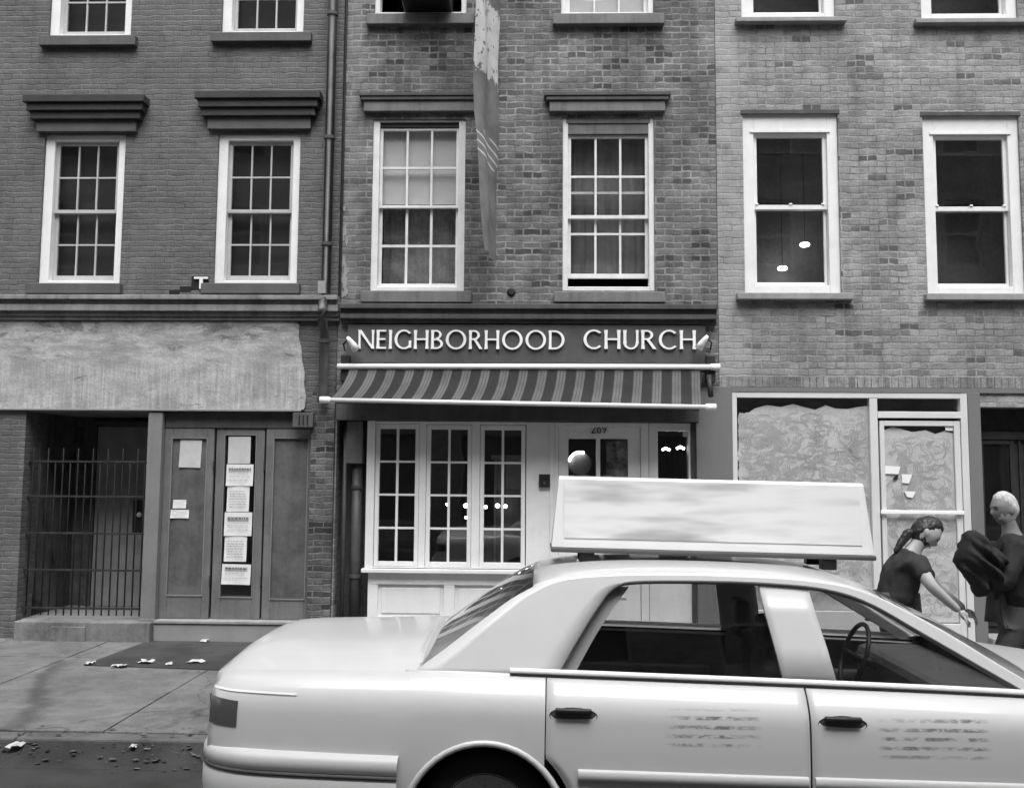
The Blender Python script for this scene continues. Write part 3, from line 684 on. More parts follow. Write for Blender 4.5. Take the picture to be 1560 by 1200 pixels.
# entablature over the shop
zc0, zc1 = FZ(800, 494), FZ(800, 466)
b = MB(); xa, xb = FX(521, 480), FX(1090, 480)
for f0, f1, p in ((0.72, 1.0, 0.15), (0.46, 0.72, 0.105), (0.2, 0.46, 0.12), (0.0, 0.2, 0.07)):
    b.box(xa, xb, -p, 0.0, zc0+(zc1-zc0)*f0+0.001, zc0+(zc1-zc0)*f1, 0.007)
b.build('cornice', MAT['middark'], mb)
# anchor plate
cx, cz = F(779, 445); b = MB(); b.lathe([(0, -0.03), (0.03, -0.03), (0.045, -0.012), (0.05, 0.0)], (cx, 0, cz), 'Y', 12); b.build('anchor_plate', MAT['iron'], mb)
# signboard and letters
sr = R(529, 495, 1075, 556, -0.05)
sg = thing('shop_sign', 'charcoal shop sign with raised white capitals above the striped awning', 'sign', ((sr[0]+sr[1])/2, -0.05, sr[2]))
b = MB(); b.box(sr[0], sr[1], -0.06, -0.001, sr[2], sr[3], 0.004); b.build('board', MAT['signboard'], sg)
b = MB(); q = R(541, 534, 610, 552, -0.06); b.box(q[0], q[1], -0.0635, -0.061, q[2], q[3]); b.build('patch_board', MAT['hoodgrey'], sg)
def stem(x, w, z0=0.0, z1=1.0, fl=0.018):
    h = z1-z0; return [(x-fl, z0), (x+w+fl, z0), (x+w, z0+h*0.25), (x+w, z0+h*0.75), (x+w+fl, z1), (x-fl, z1), (x, z0+h*0.75), (x, z0+h*0.25)]
def rect(x0, x1, z0, z1): return [(x0, z0), (x1, z0), (x1, z1), (x0, z1)]
def arc(cx, cz, rx, rz, tx, tz, a0, a1, n=22):
    o, i = [], []
    for k in range(n+1):
        a = math.radians(a0+(a1-a0)*k/n); o.append((cx+rx*math.cos(a), cz+rz*math.sin(a))); i.append((cx+(rx-tx)*math.cos(a), cz+(rz-tz)*math.sin(a)))
    return ('strip', o, i)
S_, T_ = 0.125, 0.085
GL = {
 'N': ([stem(0, 0.095), stem(0.66, 0.095), [(-0.02, 1), (0.13, 1), (0.765, 0), (0.655, 0)]], 0.755),
 'E': ([stem(0, S_), rect(S_, 0.46, 0, T_), rect(S_, 0.42, 0.47, 0.47+T_), rect(S_, 0.45, 1-T_, 1)], 0.47),
 'I': ([stem(0, S_)], S_),
 'G': ([arc(0.46, 0.5, 0.46, 0.52, 0.13, 0.085, 42, 322), rect(0.70, 0.82, 0.06, 0.44)], 0.82),
 'H': ([stem(0, S_), stem(0.57, S_), rect(S_, 0.57, 0.47, 0.47+T_)], 0.70),
 'B': ([stem(0, S_), arc(0.24, 0.755, 0.26, 0.245, 0.115, 0.08, -90, 90), arc(0.26, 0.27, 0.31, 0.27, 0.125, 0.08, -90, 90), rect(S_, 0.245, 0.92, 1), rect(S_, 0.265, 0.0, 0.08), rect(S_, 0.25, 0.465, 0.54)], 0.57),
 'O': ([arc(0.5, 0.5, 0.5, 0.52, 0.135, 0.085, 0, 360, 40)], 1.0),
 'R': ([stem(0, S_), arc(0.24, 0.74, 0.28, 0.26, 0.12, 0.08, -90, 90), rect(S_, 0.245, 0.92, 1), rect(S_, 0.25, 0.48, 0.56), [(0.22, 0.49), (0.36, 0.49), (0.66, 0), (0.51, 0)]], 0.63),
 'D': ([stem(0, S_), arc(0.27, 0.5, 0.49, 0.5, 0.135, 0.085, -90, 90), rect(S_, 0.275, 1-T_, 1), rect(S_, 0.275, 0, T_)], 0.76),
 'C': ([arc(0.46, 0.5, 0.46, 0.52, 0.13, 0.085, 45, 315)], 0.80),
 'U': ([stem(0, S_, 0.3), stem(0.56, 0.10, 0.3), arc(0.33, 0.32, 0.33, 0.34, 0.115, 0.085, 180, 360)], 0.66),
 '2': ([arc(0.3, 0.72, 0.28, 0.28, 0.11, 0.09, -30, 165), [(0.02, 0.09), (0.16, 0.09), (0.56, 0.55), (0.44, 0.60)], rect(0.02, 0.58, 0, 0.09)], 0.6),
 '6': ([arc(0.3, 0.31, 0.3, 0.31, 0.11, 0.09, 0, 360), [(0.0, 0.36), (0.11, 0.36), (0.42, 0.97), (0.32, 1.0)]], 0.6),
 '9': ([arc(0.3, 0.69, 0.3, 0.31, 0.11, 0.09, 0, 360), [(0.6, 0.64), (0.49, 0.64), (0.18, 0.03), (0.28, 0.0)]], 0.6),
}
def glyph(ch_, ox, oz, h, sx, y, dep, mat, parent, name='letter'):
    b = MB()
    for k, p in enumerate(GL[ch_][0]):
        yy = y-0.0006*k
        if isinstance(p, tuple):
            _, o, i = p
            f = [[(ox+q[0]*h*sx, yy, oz+q[1]*h) for q in o], [(ox+q[0]*h*sx, yy, oz+q[1]*h) for q in i]]
            bk = [[(x, y+dep, z) for x, _, z in r] for r in f]
            b.grid([f[0], f[1], bk[1], bk[0], f[0]])
        else: b.prism([(ox+q[0]*h*sx, oz+q[1]*h) for q in p], yy, y+dep)
    return b.build(name, mat, parent, weld=0.00001)
lx0, lz0 = F(546, 531.5, -0.08); lx1 = FX(1060, 531.5, -0.08); lh = FZ(700, 503, -0.08)-FZ(700, 531.5, -0.08)
gap = 0.14
def adv(s): return sum(GL[c][1] for c in s)+gap*(len(s)-1)
W1s, W2s = FX(860, 531, -0.08)-lx0, lx1-FX(889, 531, -0.08)
for word, start, width in (('NEIGHBORHOOD', lx0, W1s), ('CHURCH', FX(889, 531, -0.08), W2s)):
    sx = width/(adv(word)*lh); x = start; zz = FZ((start == lx0 and 700 or 975), 531.5, -0.08)
    for c in word:
        glyph(c, x, zz, lh, sx, -0.088, 0.024, MAT['letters'], sg); x += (GL[c][1]+gap)*lh*sx
# sign floodlights
for px, py, d, lab in ((536, 523, 1, 'white floodlight aimed at the first letter of the church sign'), (1071, 521, -1, 'white floodlight aimed at the last letter of the church sign')):
    p = P3(px, py, -0.2); t = thing('floodlight', lab, 'light', p, 'floodlights on the shop sign')
    b = MB(); a = Vector((d*0.5, 0.45, -0.75)).normalized()
    b.tube([p-a*0.085, p-a*0.04, p+a*0.02, p+a*0.085], [0.016, 0.028, 0.038, 0.044], 16); b.build('lamp_head', MAT['whitemetal'], t, True)
    b = MB(); q = p-a*0.06; b.tube([q, q+Vector((-d*0.06, 0.02, -0.05)), Vector((q.x-d*0.08, -0.02, q.z-0.10))], 0.009, 8); b.build('bracket', MAT['iron'], t, True)
# awning
yt, yf = -0.13, -0.50
tl, tr = P3(514, 558, yt), P3(1095, 559, yt); fl_, fr_ = P3(489, 609, yf), P3(1089, 620, yf)
aw = thing('awning', 'striped canvas awning with white bars over the church shopfront', 'awning', (-0.1, 0, tl.z))
b = MB(); b.tube([tl, tr], 0.030, 14); b.build('roller_bar', MAT['whitemetal'], aw, True)
b = MB(); b.tube([fl_+Vector((0.04, 0, 0)), fr_], 0.024, 14); b.build('front_bar', MAT['metal'], aw, True)
for p, nm in ((tr, 0), (fr_, 1), (fl_, 2)):
    b = MB(); s_ = 1 if nm != 2 else -1
    b.tube([p-Vector((0.10*s_, 0, 0)), p-Vector((0.08*s_, 0, 0)), p+Vector((0.012*s_, 0, 0))], [0.026, 0.036, 0.036], 12); b.build('end_cap', MAT['whitemetal'], aw, True)
cl, cr = tl+Vector((0.13, 0, -0.02)), P3(1066, 562, yt); dl, dr_ = fl_+Vector((0.10, 0.0, 0.015)), P3(1068, 616, yf)
rows, uvs = [], []; L = (cr-cl).length
for i in range(15):
    t_ = i/14; row, uvr = [], []
    for j in range(97):
        s_ = j/96; a = cl.lerp(cr, s_); c = dl.lerp(dr_, s_)
        yy = a.y+(c.y-a.y)*t_**1.25; zz = a.z+(c.z-a.z)*t_**0.9-0.02*math.sin(PI*t_)+0.006*math.sin(s_*40)*t_*math.sin(PI*t_)
        row.append((a.x+(c.x-a.x)*t_**1.25, yy, zz)); uvr.append((s_*L, t_))
    rows.append(row); uvs.append(uvr)
b = MB(); b.grid(rows, uv=uvs); b.build('canvas', MAT['stripe'], aw, True)
for sgn, p0, p1 in ((1, tl, fl_), (-1, tr, fr_)):
    b = MB(); q = Vector((p0.x+sgn*0.10, -0.02, p0.z-0.13)); e = Vector((q.x+sgn*0.55, -0.36, (p0.z+p1.z)/2-0.20)); f_ = Vector((p1.x+sgn*0.16, yf+0.02, p1.z-0.02))
    b.tube([q, e], 0.020, 8); b.tube([e, f_], 0.017, 8); b.build('folding_arm', MAT['iron'], aw, True)
    b = MB(); b.box(p0.x+sgn*0.03, p0.x+sgn*0.13, -0.11, -0.001, p0.z-0.16, p0.z+0.13, 0.01); b.build('wall_bracket', MAT['iron'], aw)
b = MB(); b.tube([P3(1080, 572, -0.25), P3(1083, 604, -0.3)], 0.028, 10); b.build('gear_box', MAT['iron'], aw, True)
# beam under the awning, painted dark for the shadow it lies in
r = R(519, 604, 1064, 643); b = MB(); b.box(XL+0.012, r[1], -0.04, 0.33, cht-0.012, FZ(800, 596), 0.006); b.build('beam', MAT['middark'], mb)
# dark niche with pipes at the end of the shop
nx0, nx1 = XL+0.02, FX(556, 800)
b = MB(); b.box(nx0-0.015, nx1, 0.33, 0.40, 0.05, cht); b.build('niche', MAT['greypanel'], mb)
npip = thing('waste_pipe', 'dark vertical waste pipe with a boxed upper end in the niche beside the cream shopfront', 'pipe', (FX(541, 800), 0.15, WALK))
b = MB(); xq = FX(541, 800, 0.1); b.tube([(xq, 0.17, 0.1), (xq, 0.17, FZ(541, 700))], 0.058, 14); b.build('pipe', MAT['pipe'], npip, True)
r = R(527, 644, 552, 706, 0.05); b = MB(); b.box(r[0], r[1], 0.06, 0.27, r[2], cht-0.015, 0.01); b.build('casing', MAT['greypaint'], npip)
for py in (742, 878):
    b = MB(); z = FZ(541, py, 0.1); b.lathe([(0.06, -0.02), (0.07, -0.018), (0.07, 0.018), (0.06, 0.02)], (xq, 0.17, z), 'Z', 14); b.build('collar', MAT['pipe'], npip)
b = MB(); xq2 = FX(523, 800, 0.1); b.tube([(xq2, 0.12, 0.1), (xq2, 0.12, cht-0.02)], 0.022, 10); b.build('conduit', MAT['pipe'], npip, True)
# cream shopfront
sf = MB(); YS = 0.05
fz0, fz1 = FZ(680, 866), cht-0.014
fx0, fx1 = FX(557, 750), FX(801, 750)
cas = [R(571, 646, 638, 862, YS), R(649, 647, 718, 863, YS), R(731, 648, 800, 864, YS)]
sf.box(fx0, cas[0][0]-0.004, YS-0.03, 0.30, fz0-0.005, fz1, 0.004)
sf.box(cas[0][1]+0.003, cas[1][0]-0.003, YS-0.012, 0.30, fz0+0.002, fz1, 0.004); sf.box(cas[1][1]+0.003, cas[2][0]-0.003, YS-0.012, 0.30, fz0+0.002, fz1, 0.004)
sf.box(cas[0][0]-0.002, fx1, YS-0.016, 0.30, cas[0][3]+0.004, fz1-0.002, 0.004)
sf.box(cas[0][0]-0.002, fx1, YS-0.010, 0.30, fz0+0.001, cas[0][2]-0.004, 0.003)
shopf = sf.build('shopfront', MAT['cream'], mb)
b = MB(); b.box(fx0-0.03, fx1+0.02, YS-0.075, YS+0.2, FZ(680, 873), fz0-0.007, 0.006); b.build('sill', MAT['cream'], shopf)
for r in cas:
    b = MB(); fw = 0.045; b.ring(r[0], r[1], r[2], r[3], fw, fw, 0.05, 0.05, YS-0.002, YS+0.05, 0.004)
    ix0, ix1, iz0, iz1 = r[0]+fw, r[1]-fw, r[2]+0.05, r[3]-0.05; c = (ix0+ix1)/2
    b.box(c-0.013, c+0.013, YS+0.008, YS+0.04, iz0, iz1)
    for k in range(1, 4):
        z = iz0+(iz1-iz0)*k/4; b.box(ix0, c-0.013, YS+0.010, YS+0.038, z-0.011, z+0.011); b.box(c+0.013, ix1, YS+0.010, YS+0.038, z-0.011, z+0.011)
    cw = b.build('window', MAT['cream'], mb)
    b = MB(); b.box(ix0-0.006, ix1+0.006, YS+0.022, YS+0.026, iz0-0.006, iz1+0.006); b.build('pane', MAT['glass'], cw)
# stall riser with sunk panels
rz0, rz1 = WALK-0.02, FZ(680, 873)-0.004; pan = [R(575, 890, 676, 940, YS), R(692, 891, 793, 941, YS)]
b = MB(); px0, px1 = FX(559, 900), FX(846, 900)
xs_ = [px0, pan[0][0], pan[0][1], pan[1][0], pan[1][1], px1]
b.box(px0, px1, YS, 0.25, pan[0][3]+0.001, rz1, 0.003); b.box(px0, px1, YS, 0.25, rz0, pan[0][2]-0.001, 0.003)
for i in (0, 2, 4): b.box(xs_[i], xs_[i+1], YS, 0.25, pan[0][2], pan[0][3])
rs = b.build('stall_riser', MAT['cream'], mb)
for p in pan:
    b = MB(); b.box(p[0], p[1], YS+0.03, 0.24, pan[0][2], pan[0][3]); b.box(p[0]+0.04, p[1]-0.04, YS+0.018, YS+0.029, pan[0][2]+0.04, pan[0][3]-0.04, 0.005); b.build('panel', MAT['cream'], rs)
# plain panel, door, sidelight
b = MB(); p0, p1 = fx1+0.003, FX(846, 750); b.box(p0, p1, YS+0.006, 0.28, rz1+0.006, fz1-0.003, 0.003); b.box(FX(838, 750), FX(843, 750), YS-0.012, YS+0.005, rz1+0.01, fz1-0.01, 0.003); b.build('side_panel', MAT['cream'], mb)
r = R(821, 722, 838, 742, YS); t = thing('intercom', 'small black intercom box on the cream panel beside the church door', 'intercom', (r[0], YS, r[2]))
b = MB(); b.box(r[0], r[1], YS-0.035, YS+0.005, r[2], r[3], 0.006); b.build('case', MAT['black'], t)
b = MB(); b.lathe([(0, -0.006), (0.014, -0.005), (0.016, 0.0)], ((r[0]+r[1])/2, YS-0.0355, r[2]+0.045), 'Y', 12); b.build('button', MAT['pipe'], t)
dr = R(851, 651, 976, 975, YS); dzb = 0.36
b = MB(); gl_ = R(866, 668, 957, 722, YS); gb = FZ(910, 790, YS)
q0, q1, q2 = gl_[0], (gl_[0]+gl_[1])/2, gl_[1]
b.box(dr[0], q0, YS+0.02, YS+0.07, dzb, dr[3]); b.box(q2, dr[1], YS+0.02, YS+0.07, dzb, dr[3])
b.box(q0, q2, YS+0.02, YS+0.07, gl_[3], dr[3]); b.box(q1-0.022, q1+0.022, YS+0.021, YS+0.069, gb, gl_[3]); b.box(q0, q2, YS+0.02, YS+0.07, dzb, gb)
for (z0_, z1_) in ((0.62, 0.98), (1.05, gb-0.08)):
    b.ring(q0+0.02, q2-0.02, z0_, z1_, 0.025, 0.025, 0.025, 0.025, YS+0.008, YS+0.019, 0.003)
cd = b.build('church_door', MAT['cream'], mb)
b = MB(); b.box(q0, q1-0.022, YS+0.04, YS+0.044, gb, gl_[3]); b.box(q1+0.022, q2, YS+0.04, YS+0.044, gb, gl_[3]); b.build('pane', MAT['glass'], cd)
pos_ = R(924, 672, 955, 716, YS+0.06); b = MB(); b.box(pos_[0], pos_[1], YS+0.052, YS+0.056, pos_[2]-0.1, pos_[3]); b.build('poster', M('faded_poster', 0.16, 0.8, 0.7, 9, 22, 0, dirt=0.3), cd)
b = MB(); b.lathe([(0, -0.07), (0.026, -0.06), (0.03, -0.04), (0.015, -0.015), (0.013, 0.0)], (dr[1]-0.06, YS+0.02, 1.2), 'Y', 16); b.build('handle', MAT['metal'], cd, True)
b = MB(); m_ = R(1003, 900, 1040, 911, YS); b.box(q0+0.12, q2-0.12, YS+0.004, YS+0.019, 0.84, 0.90, 0.003); b.build('letter_slot', MAT['iron'], cd)
b = MB(); b.ring(dr[0]-0.04, dr[1]+0.09, dzb-0.01, fz1-0.004, 0.036, 0.085, 0, max(fz1-0.004-dr[3]-0.004, 0.01), YS+0.0, 0.27, 0.004); b.build('door_frame', MAT['cream'], mb)
for k, c in enumerate('269'):
    hx, hz = F(901+8.4*k, 660, YS); glyph(c, hx, hz, FZ(902, 646, YS)-hz, 0.80, YS+0.006, 0.012, MAT['iron'], cd, 'number')
sl = R(986, 648, 1062, 975, YS); sp = R(1003, 656, 1050, 870, YS)
b = MB(); b.ring(dr[1]+0.095, ch[1]-0.004, dzb, fz1-0.005, sp[0]-(dr[1]+0.095), ch[1]-0.004-sp[1], sp[2]-dzb, fz1-0.005-sp[3], YS+0.012, 0.2, 0.004); slw = b.build('window', MAT['cream'], mb, label='narrow sidelight window between the church door and the grey pier')
b = MB(); b.box(sp[0], sp[1], YS+0.05, YS+0.054, sp[2], sp[3]); b.build('pane', MAT['glass'], slw)
r = R(1041, 657, 1049, 665, YS); b = MB(); b.box(r[0], r[1], YS+0.02, YS+0.045, r[2], r[3], 0.003); b.build('alarm_box', MAT['papergrey'], slw)
b = MB(); r = R(1058, 648, 1065, 975, 0.0); b.box(sp[1]+0.02, ch[1]-0.01, YS-0.002, YS+0.011, dzb, fz1-0.01); b.build('dark_jamb', MAT['middark'], slw)
b = MB(); b.box(FX(846, 900), ch[1], -0.16, 0.30, WALK-0.02, dzb-0.012, 0.012); b.build('doorstep', MAT['stone'], mb)
# church interior
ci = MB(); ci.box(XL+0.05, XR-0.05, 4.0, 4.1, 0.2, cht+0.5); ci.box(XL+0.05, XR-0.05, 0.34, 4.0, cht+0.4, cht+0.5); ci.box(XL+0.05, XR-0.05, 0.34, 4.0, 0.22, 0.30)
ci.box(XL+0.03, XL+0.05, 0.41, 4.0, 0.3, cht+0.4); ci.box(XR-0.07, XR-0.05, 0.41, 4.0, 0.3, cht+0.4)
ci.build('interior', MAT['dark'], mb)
glintspec = [(758, 770, 1.4, .028), (740, 772, 1.8, .022), (770, 771, 2.2, .026), (770, 760, 2.6, .034), (710, 770, 1.6, .030), (710, 788, 2.0, .02), (681, 768, 1.9, .018)]  # glowing bulbs added in place of street reflections in the casement glass
glintwords = ['small lit bulb behind the third casement, right pane column', 'small lit bulb behind the third casement, left pane column', 'lit bulb deep behind the third casement, lower of the close pair', 'brightest lit globe behind the third casement',
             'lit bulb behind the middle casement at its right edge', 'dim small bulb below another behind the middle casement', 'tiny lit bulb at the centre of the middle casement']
for (px, py, y, r_), lab in zip(glintspec, glintwords):
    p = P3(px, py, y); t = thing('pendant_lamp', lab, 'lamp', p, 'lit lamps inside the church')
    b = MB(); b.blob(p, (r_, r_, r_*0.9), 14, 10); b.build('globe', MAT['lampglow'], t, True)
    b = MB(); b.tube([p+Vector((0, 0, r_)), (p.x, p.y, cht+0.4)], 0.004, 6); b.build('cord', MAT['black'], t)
p = P3(884, 706, 0.6); t = thing('wall_lamp', 'bright curved lamp glowing behind the left pane of the church door', 'lamp', p)  # curved glowing tube giving a bright arc behind the door glass
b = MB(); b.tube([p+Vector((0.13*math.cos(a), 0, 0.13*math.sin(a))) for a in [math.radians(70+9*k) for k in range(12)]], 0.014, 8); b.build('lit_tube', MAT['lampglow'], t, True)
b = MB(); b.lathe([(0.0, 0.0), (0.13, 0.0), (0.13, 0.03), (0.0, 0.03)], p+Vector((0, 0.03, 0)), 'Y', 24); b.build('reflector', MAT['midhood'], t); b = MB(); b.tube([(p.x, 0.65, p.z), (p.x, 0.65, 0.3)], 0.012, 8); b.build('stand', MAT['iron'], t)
for px, py, lab in ((1014, 684, 'small lit lamp behind the sidelight, left of the pair'), (1036, 682, 'small lit lamp behind the sidelight, right of the pair')):  # glowing tubes added to stand in for bulb reflections in the sidelight
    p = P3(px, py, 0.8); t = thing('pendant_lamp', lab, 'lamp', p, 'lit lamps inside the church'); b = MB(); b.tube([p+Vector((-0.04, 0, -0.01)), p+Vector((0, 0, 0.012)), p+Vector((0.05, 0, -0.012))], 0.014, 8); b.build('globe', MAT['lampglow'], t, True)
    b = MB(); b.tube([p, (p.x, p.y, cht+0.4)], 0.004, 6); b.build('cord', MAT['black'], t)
# furniture glimpsed behind the casements
for px, lab in ((600, 'pale slatted chair back standing behind the first casement'), (770, 'pale tall cupboard standing behind the third casement')):
    y = 1.3; t0 = 800 if px == 600 else 690; r = R(px-14, t0, px+20, 960, y)
    if px == 600:
        t = thing('chair', lab, 'chair', ((r[0]+r[1])/2, y, 0.30)); x0, x1 = r[0]-0.08, r[1]+0.12
        for xx in (x0, x1):
            for yy, zz in ((y, 1.25), (y+0.4, 0.75)): b = MB(); b.box(xx-0.02, xx+0.02, yy-0.02, yy+0.02, 0.30, zz); b.build('leg', MAT['midhood'], t)
        b = MB(); b.box(x0-0.02, x1+0.02, y-0.02, y+0.43, 0.75, 0.79); b.build('seat', MAT['midhood'], t)
        b = MB(); b.box(x0+0.02, x1-0.02, y-0.015, y+0.015, 1.12, 1.25); b.box(x0+0.02, x1-0.02, y-0.015, y+0.015, 0.9, 1.03); b.build('backrest', MAT['midhood'], t)
    else:
        t = thing('cupboard', lab, 'cupboard', ((r[0]+r[1])/2, y+1, 0.30)); b = MB(); r = R(752, 700, 782, 960, 2.4); b.box(r[0], r[1]+0.1, 2.4, 2.8, 0.30, r[3]); b.build('carcass', MAT['stone'], t)
        b = MB(); b.box(r[0]+0.03, r[1]+0.07, 2.385, 2.399, 0.4, r[3]-0.4); b.build('door', MAT['midhood'], t); b = MB(); b.box(r[0]-0.04, r[1]+0.14, 2.36, 2.82, r[3]+0.002, r[3]+0.06); b.build('top', MAT['stone'], t)
# vertical banner hung out from the wall, seen nearly edge on
bn = thing('hanging_banner', 'narrow folded banner with white print hanging out from the brick wall between the windows', 'banner', (FX(750, 100), 0, FZ(745, 380)))
ztop = FZ(745, -60, -0.4); zbot = FZ(745, 392, -0.4)
a0, a1, a2 = FX(759, 60, -0.14), FX(743, 60, -0.42), FX(724, 60, -0.75)
rows, uvs = [], []; NB = 60
for i in range(NB+1):
    t_ = i/NB; z = ztop+(zbot-ztop)*t_; nar = max(0.0, (t_-0.55)/0.45); row, ur = [], []
    for j in range(17):
        s_ = j/16
        x = (a0+(a1-a0)*s_*2) if s_ < 0.5 else (a1+(a2-a1)*(s_*2-1)); y = -0.14-0.61*s_
        x = x+(a0-0.035-x)*nar*0.72+0.010*math.sin(t_*14+s_*5)+0.012*math.sin(s_*9+1); y += 0.014*math.sin(t_*9+s_*3)
        if s_ > 0.5: x += 0.02*math.sin(PI*(s_*2-1))
        row.append((x, y, z)); ur.append((s_, t_))
    rows.append(row); uvs.append(ur)
b = MB(); b.grid(rows, uv=uvs); o = b.build('cloth', MAT['banner'], bn, True)
b = MB(); b.tube([(a0, 0.0, ztop+0.02), (a0-0.01, -0.14, ztop+0.02), (a2, -0.82, ztop+0.03)], 0.018, 10); b.build('pole', MAT['iron'], bn, True)
b = MB(); b.box(a0-0.05, a0+0.05, -0.02, -0.001, ztop-0.08, ztop+0.12, 0.004); b.build('wall_plate', MAT['iron'], bn)

# ================================================================== PALE HOUSE
rb = building('pale brick house with plain white sash windows and the soaped shop window', 4.0)
w5, w6 = R(1133, 172, 1279, 446), R(1409, 175, 1557, 448)
h5 = w5[3]-w5[2]
w5u = (*R(1128, -200, 1270, 31)[:2], FZ(1200, 30), FZ(1200, 30)+h5); w6u = (*R(1400, -200, 1546, 32)[:2], FZ(1470, 32), FZ(1470, 32)+h5)
st6 = w6[0]-w5[0]; ex = [(w6[0]+st6, w6[1]+st6, w6[2], w6[3]), (w6u[0]+st6, w6u[1]+st6, w6u[2], w6u[3])]
shop = R(1117, 598, 1478, 950); shop = (shop[0], shop[1], 0.0, shop[3]); door2 = R(1498, 620, 1600, 950); door2 = (door2[0], door2[0]+1.05, 0.0, door2[3])
wall_mesh('wall', XR+0.003, EXT_R, -0.2, TOPZ, 0.0, 0.33, [w5, w6, w5u, w6u, *ex, shop, door2], MAT['brick_pale'], rb)
def plain_sash(r, sr_, lab=None, full=True):
    x0, x1, z0, z1 = r
    b = MB(); b.ring(x0, x1, z0, z1, 0.125, 0.115, 0.085, 0.19, 0.03, 0.16, 0.005)
    b.box(x0+0.085, x1-0.08, 0.018, 0.029, z1-0.215, z1-0.19)
    w = b.build('window', MAT['white'], rb)
    if lab: w['label'] = lab
    ix0, ix1, iz0, iz1 = x0+0.125, x1-0.115, z0+0.085, z1-0.19; zm = (iz0+iz1)/2
    sash(w, ix0, ix1, zm-0.012, iz1, 0.07, 1, 1, MAT['white'], 0.04, 0.05, 0.07, th=0.035)
    sash(w, ix0+0.004, ix1-0.004, iz0, zm+0.02, 0.108, 1, 1, MAT['white'], 0.028, 0.05, 0.03, th=0.035)
    for f in (0.04, 0.5, 0.94):
        b = MB(); c = ix0+(ix1-ix0)*f; b.box(c-0.018, c+0.018, 0.058, 0.072, zm+0.04, zm+0.056, 0.004); b.build('sash_lock', MAT['whitemetal'], w)
    b = MB(); b.box(ix0-0.7, ix1+0.7, 1.0, 1.02, iz0-0.6, iz1+0.5); b.build('room_wall', MAT['roomgrey'], w)
    b = MB(); b.box(ix0-0.02, ix1+0.02, 0.22, 0.225, iz1-0.20, iz1+0.05); b.build('blind', MAT['roomgrey'], w)
    sill(w, sr_, MAT['stone'], 0.09)
    b = MB(); b.box(x0-0.02, x1+0.02, -0.012, 0.0, z1-0.012, z1+0.03); b.build('lintel', MAT['middark'], w)  # dark strip painted for the shadow line over the window head
    return w
plain_sash(w5, R(1121, 448, 1297, 458)); plain_sash(w6, R(1407, 449, 1570, 459)); plain_sash(w5u, R(1119, 31, 1287, 38)); plain_sash(w6u, R(1391, 33, 1565, 40))
for r in ex: plain_sash(r, (r[0]-0.08, r[1]+0.08, r[2]-0.07, r[2]-0.005))
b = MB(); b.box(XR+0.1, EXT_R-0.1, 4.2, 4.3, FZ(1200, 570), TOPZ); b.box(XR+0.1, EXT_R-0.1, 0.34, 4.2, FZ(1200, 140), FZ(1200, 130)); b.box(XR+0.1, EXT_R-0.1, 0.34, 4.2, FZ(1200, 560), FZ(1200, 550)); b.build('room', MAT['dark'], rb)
b = MB(); b.box(XL+0.1, XR-0.1, 3.2, 3.3, FZ(800, 560), TOPZ); b.box(XL+0.1, XR-0.1, 0.34, 3.2, FZ(800, 130), FZ(800, 120)); b.box(XL+0.1, XR-0.1, 0.34, 3.2, FZ(800, 510), FZ(800, 500)); b.build('room', MAT['room'], mb)
for px, py, y, lab in ((1226, 373, 0.72, 'round ceiling lamp seen through the pale house window, farther right of the pair'), (1192, 409, 0.78, 'round ceiling lamp seen through the pale house window, lower left of the pair')):
    p = P3(px, py, y); t = thing('ceiling_lamp', lab, 'lamp', p, 'lit lamps in the pale house'); b = MB(); b.lathe([(0, -0.02), (0.045, -0.018), (0.058, 0.0), (0.045, 0.02), (0, 0.022)], p, 'Z', 20); b.build('shade', MAT['lampglow'], t, True)
    b = MB(); b.tube([p+Vector((0, 0, 0.02)), (p.x, p.y, FZ(1200, 140))], 0.005, 6); b.build('cord', MAT['black'], t)
# soldier course and plaster surround
za, zb_ = FZ(1300, 590), FZ(1300, 574); b = MB(); x = XR+0.03
while x < EXT_R-0.1: b.box(x, x+0.062, -0.006-random.uniform(0, 0.004), 0.02, za, zb_); x += 0.073
b.build('soldier_course', brick('soldier_brick', 0.13, 0.26, 0.22, 0.0, bw=0.073, rh=0.4, patch=0.2, streak=0), rb)
b = MB(); zp = za-0.004
b.box(ch[1]-0.001, shop[0]-0.001, -0.026, 0.30, -0.02, zp, 0.004); b.box(shop[0]+0.0, EXT_R, -0.024, -0.001, shop[3]+0.001, zp-0.001)
b.box(shop[1]+0.001, door2[0]-0.001, -0.026, 0.30, -0.02, shop[3], 0.004); b.box(door2[1], EXT_R, -0.025, -0.001, -0.02, shop[3])
b.build('surround', MAT['plaster'], rb)
# aluminium shopfront
fy0, fy1 = -0.02, 0.07; b = MB(); sw = 0.05
mx0, mx1 = FX(1326, 700), FX(1338, 700)
b.box(shop[0], shop[0]+sw, fy0, fy1, WALK, shop[3], 0.004); b.box(shop[1]-0.075, shop[1], fy0, fy1, WALK, shop[3], 0.004); b.box(mx0, mx1, fy0+0.003, fy1, WALK, shop[3]-sw-0.012, 0.004)
b.box(shop[0]+sw, shop[1]-0.075, fy0+0.001, fy1, shop[3]-sw-0.01, shop[3]-0.001, 0.004)
tz0, tz1 = FZ(1400, 637), FZ(1400, 627); b.box(mx1, shop[1]-0.075, fy0-0.004, fy1, tz0, tz1, 0.004); b.box(shop[0]+sw, mx0, fy0, fy1, WALK, 0.52, 0.006)
sfr = b.build('shop_frame', MAT['metal'], rb)
b = MB(); b.box(shop[0]+sw, mx0, 0.03, 0.036, 0.52, shop[3]-sw); b.build('pane', MAT['glass'], sfr)
b = MB(); b.box(mx1, shop[1]-0.075, 0.03, 0.036, tz1, shop[3]-sw); b.build('pane', MAT['glass'], sfr)
